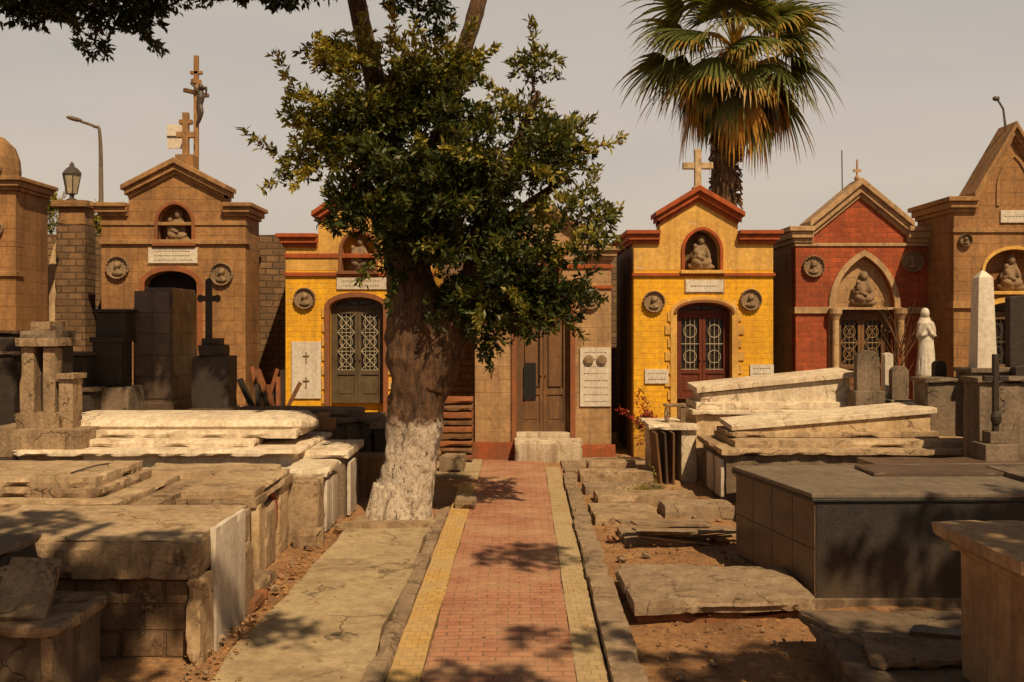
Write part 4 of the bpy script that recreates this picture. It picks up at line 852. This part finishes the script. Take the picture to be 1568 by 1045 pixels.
C, Dr, T, tw = clumps(L2, 18, 22, .2, .4, .3, -.35)
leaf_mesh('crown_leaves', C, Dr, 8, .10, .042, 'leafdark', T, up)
mb = MB(); mb.tube([(-9.6, 10.5, 0), (-9.4, 10.6, 2.5), (-9.1, 10.8, 5), (-8, 11.2, 7.3), (-6, 11.5, 7.9), (-4, 11.8, 7.7), (-1.6, 12, 7.4)], [.4, .32, .3, .22, .15, .1, .04], 'bark', 14, 8, .15)
mb.tube([(-8, 11.2, 7.3), (-6.5, 11.5, 7.0), (-5, 11.8, 6.6), (-4.9, 11.8, 6.0)], [.1, .07, .04, .015], 'bark', 8, 5)
for c, o in tw[::3]: mb.tube([o+(c-o)*.1+np.array([0, 0, .15]), (c+o)/2, c], [.02, .013, .005], 'bark', 5, 2)
mb.build('trunk_and_limbs', up, smooth=True)
# shade tree standing behind the photographer, boughs reaching forward overhead
sh = empty('shade_tree', (-4.5, -3.5, 0)); mb = MB()
mb.tube([(-4.5, -3.5, 0), (-4.3, -3.4, 2.5), (-3.9, -3, 4.5), (-3, -1.5, 6.3), (-1.4, 1.2, 7.3), (-1.0, 3.0, 7.5)], [.4, .32, .28, .2, .12, .05], 'bark', 14, 8, .15)
mb.tube([(-3.9, -3, 4.5), (-1.0, -2, 6.4), (2.5, 0, 7.2), (6, 2.2, 7.2)], [.22, .17, .12, .05], 'bark', 10, 6, .1); mb.build('trunk_and_limbs', sh, smooth=True)
L3 = [(-1.1, 1.9, 7.1, 1.2, 1.0, .4, .3), (-2.6, 2.7, 7.3, 1.1, .9, .5, .3), (-2.2, 1.0, 7.1, 1.0, .9, .4, .3), (1.9, 1.2, 7.1, .9, .35, .3, .3), (3.0, 2.3, 7.2, .6, .25, .25, .3), (4.2, 1.7, 7.2, .7, .6, .3, .3), (2.9, 4.9, 7.6, .5, .2, .2, .3), (5.7, 1.3, 7.2, 1.1, 1.0, .5, .3),
      (6.6, 3.4, 7.3, 1.3, .9, .4, .3), (5.4, .3, 7.1, .9, .8, .5, .3), (-3.5, -.6, 7.0, 1.5, 1.2, .7, .3), (-4.4, 4.2, 7.6, 1.1, .8, .4, .3), (.3, 2.6, 7.3, .5, .3, .25, .3)]
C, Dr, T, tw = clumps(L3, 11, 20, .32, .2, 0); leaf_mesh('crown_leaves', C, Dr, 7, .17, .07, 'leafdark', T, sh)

# palm
palm = empty('fan_palm', (X(1108, 26), 26, 0)); pd = 26; cc = Vector((X(1126, pd), pd, Z(72, pd))); mb = MB()
M['palmbark'] = plain('palm_fibre', (.12, .06, .026), .95, 0, .4, 1, 5)
mb.tube([(X(1106, pd), pd, 0), (X(1107, pd), pd, 4), (X(1110, pd), pd, Z(250, pd)), cc-Vector((0, 0, .2))], [.34, .33, .3, .3], 'palmbark', 20, 14, .2, 5)
for i in range(260):
    a = R.uniform(0, 6.28); zz = R.uniform(Z(330, pd), Z(110, pd)); r = .28; bx = X(1111, pd)
    p = Vector((bx+math.cos(a)*r, pd+math.sin(a)*r, zz)); q = p+Vector((math.cos(a)*.16, math.sin(a)*.16, R.uniform(-.35, .12)))
    mb.tube([p, q], [.045, .015], 'palmbark', 4)
mb.build('trunk', palm)
V, Fc, TT = [], [], []
def frond(az, el, pl, bl, tint, dry=False):
    d = Vector((math.cos(az)*math.cos(el), math.sin(az)*math.cos(el), math.sin(el)))
    pts = [cc+Vector((d.x, d.y, 0))*.12]
    dd = d.copy()
    for i in range(5): pts.append(pts[-1]+dd*pl/5); dd = (dd+Vector((0, 0, -.09 if not dry else -.16))).normalized()
    for i in range(5):
        s_ = dd.cross(Vector((0, 0, 1))); s_ = s_.normalized()*.035 if s_.length > .01 else Vector((.035, 0, 0)); o = len(V)
        V.extend([pts[i]-s_, pts[i]+s_, pts[i+1]+s_*.7, pts[i+1]-s_*.7]); Fc.append((o, o+1, o+2, o+3)); TT.append(min(1, tint+.45))
    hub = pts[-1]; side = dd.cross(Vector((0, 0, 1))); side = side.normalized() if side.length > .01 else Vector((math.sin(az), -math.cos(az), 0))
    side = (side+Vector((R.uniform(-.4, .4), R.uniform(-.4, .4), R.uniform(-.5, .5)))).normalized(); nn = side.cross(dd).normalized(); n = 24
    for j in range(n):
        t = (j/(n-1)-.5)*2; a = t*(1.35 if not dry else .8); dirn = dd*math.cos(a)+side*math.sin(a)+nn*(-.28*abs(t)); dirn.normalize()
        L = bl*(1-.3*abs(t)**2)*R.uniform(.75, 1.15); p = hub.copy(); g = dirn.copy(); wd = .048; prev = None; steps = 6
        across = dirn.cross(nn).normalized()
        for s_ in range(steps+1):
            w = wd*(1-(s_/steps)**2.2)+.003
            if s_ == 0: w = .012
            q = (p-across*w, p+across*w)
            if prev:
                o = len(V); V.extend([prev[0], prev[1], q[1], q[0]]); Fc.append((o, o+1, o+2, o+3)); TT.append(max(0, min(1, tint+R.uniform(-.1, .1)+(.3 if s_ >= steps-1 else 0))))
            prev = q; p = p+g*L/steps
            g = (g+Vector((0, 0, -1))*(.05+.24*(s_/steps)**1.3*(2.2 if not dry else 3)+(.12 if dry else 0))).normalized()
for i in range(58):
    u = i/58; el = math.radians(85-120*u+R.uniform(-12, 12)); frond(i*2.399+R.uniform(-.3, .3), el, R.uniform(1.0, 1.75), R.uniform(1.3, 1.9), .22+.15*max(0, u-.35)+R.uniform(-.16, .2))
for i in range(50): frond(i*2.399+1, math.radians(R.uniform(-70, -15)), R.uniform(.9, 1.6), R.uniform(1.0, 2.0), R.choice([.2, .3, .4, .5, .75, .95]), True)
me = bpy.data.meshes.new('fronds'); me.from_pydata(V, [], Fc); a = me.attributes.new('tint', 'FLOAT', 'FACE'); a.data.foreach_set('value', TT); me.materials.append(M['palmleaf'])
o = bpy.data.objects.new('fronds', me); COL.objects.link(o); o.parent = palm; o.matrix_parent_inverse = Matrix.Translation(palm.location).inverted()

def bush(name, c, r, mat, tint, k=30, L=.1):
    C, Dr, T, tw = clumps([(c[0], c[1], c[2], r[0], r[1], r[2], tint)], k, 18, .14, .3, .4); return leaf_mesh(name, C, Dr, 6, L, L*.35, mat, T)
bush('distant_tree', (X(66, 26), 26, Z(325, 26)), (.5, .6, .55), 'leaf', .8, 40); bush('distant_tree', (X(146, 26), 26, Z(350, 26)), (.3, .3, .5), 'leaf', .8, 40)
bush('flowering_plant', (X(993, 18.3), 18.3, .62), (.2, .2, .32), 'flower', .6, 60, .07)
for (a, b) in ((1.9, 14.75), (2.1, 14.7)): bush('weeds', (a, b, .07), (.25, .1, .06), 'leaf', .6, 80, .05)
mb = MB(); bx, by = X(1378, 17.6), 17.6
mb.tube([(bx, by, .8), (bx-.02, by, 1.7), (bx+.02, by, 2.2)], [.02, .018, .012], 'orange', 6, 4)
tips = []
for i in range(26):
    a = R.uniform(0, 6.28); h0 = R.uniform(1.4, 2.2); l = R.uniform(.4, .9); e_ = Vector((bx+math.cos(a)*l*.6, by+math.sin(a)*l*.4, h0+l)); mb.tube([(bx, by, h0), (bx+math.cos(a)*l*.25, by+math.sin(a)*.2, h0+l*.5), e_], [.008, .006, .003], 'wood', 4, 3); tips.append(e_)
sap = empty('bare_sapling', (bx, by, 0)); mb.build('branches', sap)
tp = np.array([list(t) for t in tips]); leaf_mesh('leaves', tp, np.tile([0, 0, 1.], (len(tp), 1)), 5, .06, .02, 'flower', np.full(len(tp), .4), sap, jit=.08)
pts = []
for _ in range(420):
    y = R.uniform(6, 13); pts.append((-2.05-abs(R.gauss(0, .12)), y, .055))
for _ in range(200): pts.append((R.uniform(-2, 1), R.uniform(5, 17), .05))
for _ in range(500): x_ = R.uniform(1.1, 2.6); y = R.uniform(6, 16); pts.append((x_, y, max(.02, gh(x_, y))+.015))
P = np.array(pts); o = leaf_mesh('fallen_leaves', P, np.tile([0, 0, .0], (len(P), 1)), 1, .05, .025, 'litter', rng.random(len(P)), jit=.004)
co = np.empty(len(o.data.vertices)*3, dtype=np.float32); o.data.vertices.foreach_get('co', co); co = co.reshape(-1, 4, 3); zc = co[:, :1, 2:3].copy(); co[:, :, 2:3] = zc+(co[:, :, 2:3]-zc)*.2+.01; o.data.vertices.foreach_set('co', co.ravel())
mb = MB()
for _ in range(560):
    if R.random() < .65: x_ = R.uniform(1.1, 3.0); y = R.uniform(5.5, 16)
    else: x_ = -2.25+R.uniform(-.1, .08); y = R.uniform(6, 12.5)
    r = R.uniform(.006, .022) if R.random() < .9 else R.uniform(.03, .06); zz = max(0, gh(x_, y)) if x_ > 1 else .03
    mb.ell((x_, y, zz+r*.3), (r*R.uniform(.8, 1.4), r, r*.6), R.choice(['old', 'rust', 'kerb', 'soil']), 6, (R.random(), R.random(), R.random()))
mb.build('rubble')

# ------------------------------------------------------------------ light, sky, camera
EL, AZ = math.radians(50), math.radians(24)     # sun behind and to the right of the viewer
sd = Vector((math.sin(AZ)*math.cos(EL), -math.cos(AZ)*math.cos(EL), math.sin(EL)))
sun = bpy.data.lights.new('sun', 'SUN'); sun.energy = 5.0; sun.angle = math.radians(.6); sun.color = (1, .77, .47)
so = bpy.data.objects.new('sun', sun); so.rotation_euler = (-sd).to_track_quat('-Z', 'Y').to_euler(); so.location = (5, -8, 15); COL.objects.link(so)
w = bpy.data.worlds.new('World'); scene.world = w; w.use_nodes = True; nt = w.node_tree; nt.nodes.clear()
sky = N(nt, 'ShaderNodeTexSky', sky_type='NISHITA'); sky.sun_disc = False; sky.sun_elevation = EL; sky.sun_rotation = math.pi-AZ; sky.dust_density = 6; sky.air_density = 1
b1 = N(nt, 'ShaderNodeBackground'); b1.inputs[1].default_value = .012; nt.links.new(sky.outputs[0], b1.inputs[0])
tc = N(nt, 'ShaderNodeTexCoord'); sp = N(nt, 'ShaderNodeSeparateXYZ'); nt.links.new(tc.outputs['Generated'], sp.inputs[0])
hz = ramp(nt, sp.outputs[2], [(0, (.62, .50, .375)), (.14, (.59, .50, .40)), (.33, (.50, .44, .375)), (.5, (.09, .078, .066)), (1, (.03, .027, .025))])
mp = N(nt, 'ShaderNodeMapping'); mp.inputs['Scale'].default_value = (1.2, 1.2, 4.5); nt.links.new(tc.outputs['Generated'], mp.inputs[0])
cl = noise_node(nt, mp.outputs[0], 2.2, 5, .5)
hz = mix(nt, ramp(nt, cl, [(.42, (0, 0, 0)), (.7, (.6, .6, .6))]), hz, mix(nt, 1.0, hz, (.8, .86, .95), 'MULTIPLY'))
b2 = N(nt, 'ShaderNodeBackground'); b2.inputs[1].default_value = 1.0; nt.links.new(hz, b2.inputs[0])
ad = N(nt, 'ShaderNodeAddShader'); nt.links.new(b1.outputs[0], ad.inputs[0]); nt.links.new(b2.outputs[0], ad.inputs[1])
ow = N(nt, 'ShaderNodeOutputWorld'); nt.links.new(ad.outputs[0], ow.inputs[0])
cam = bpy.data.cameras.new('camera'); cam.lens = 35; cam.sensor_width = 36; cam.shift_y = -22/1568; cam.clip_end = 2000; cam.clip_start = .05
co_ = bpy.data.objects.new('camera', cam); co_.location = (0, 0, EYE); co_.rotation_euler = (math.pi/2, 0, 0); COL.objects.link(co_); scene.camera = co_
scene.view_settings.view_transform = 'Standard'; scene.view_settings.look = 'None'; scene.view_settings.exposure = 0
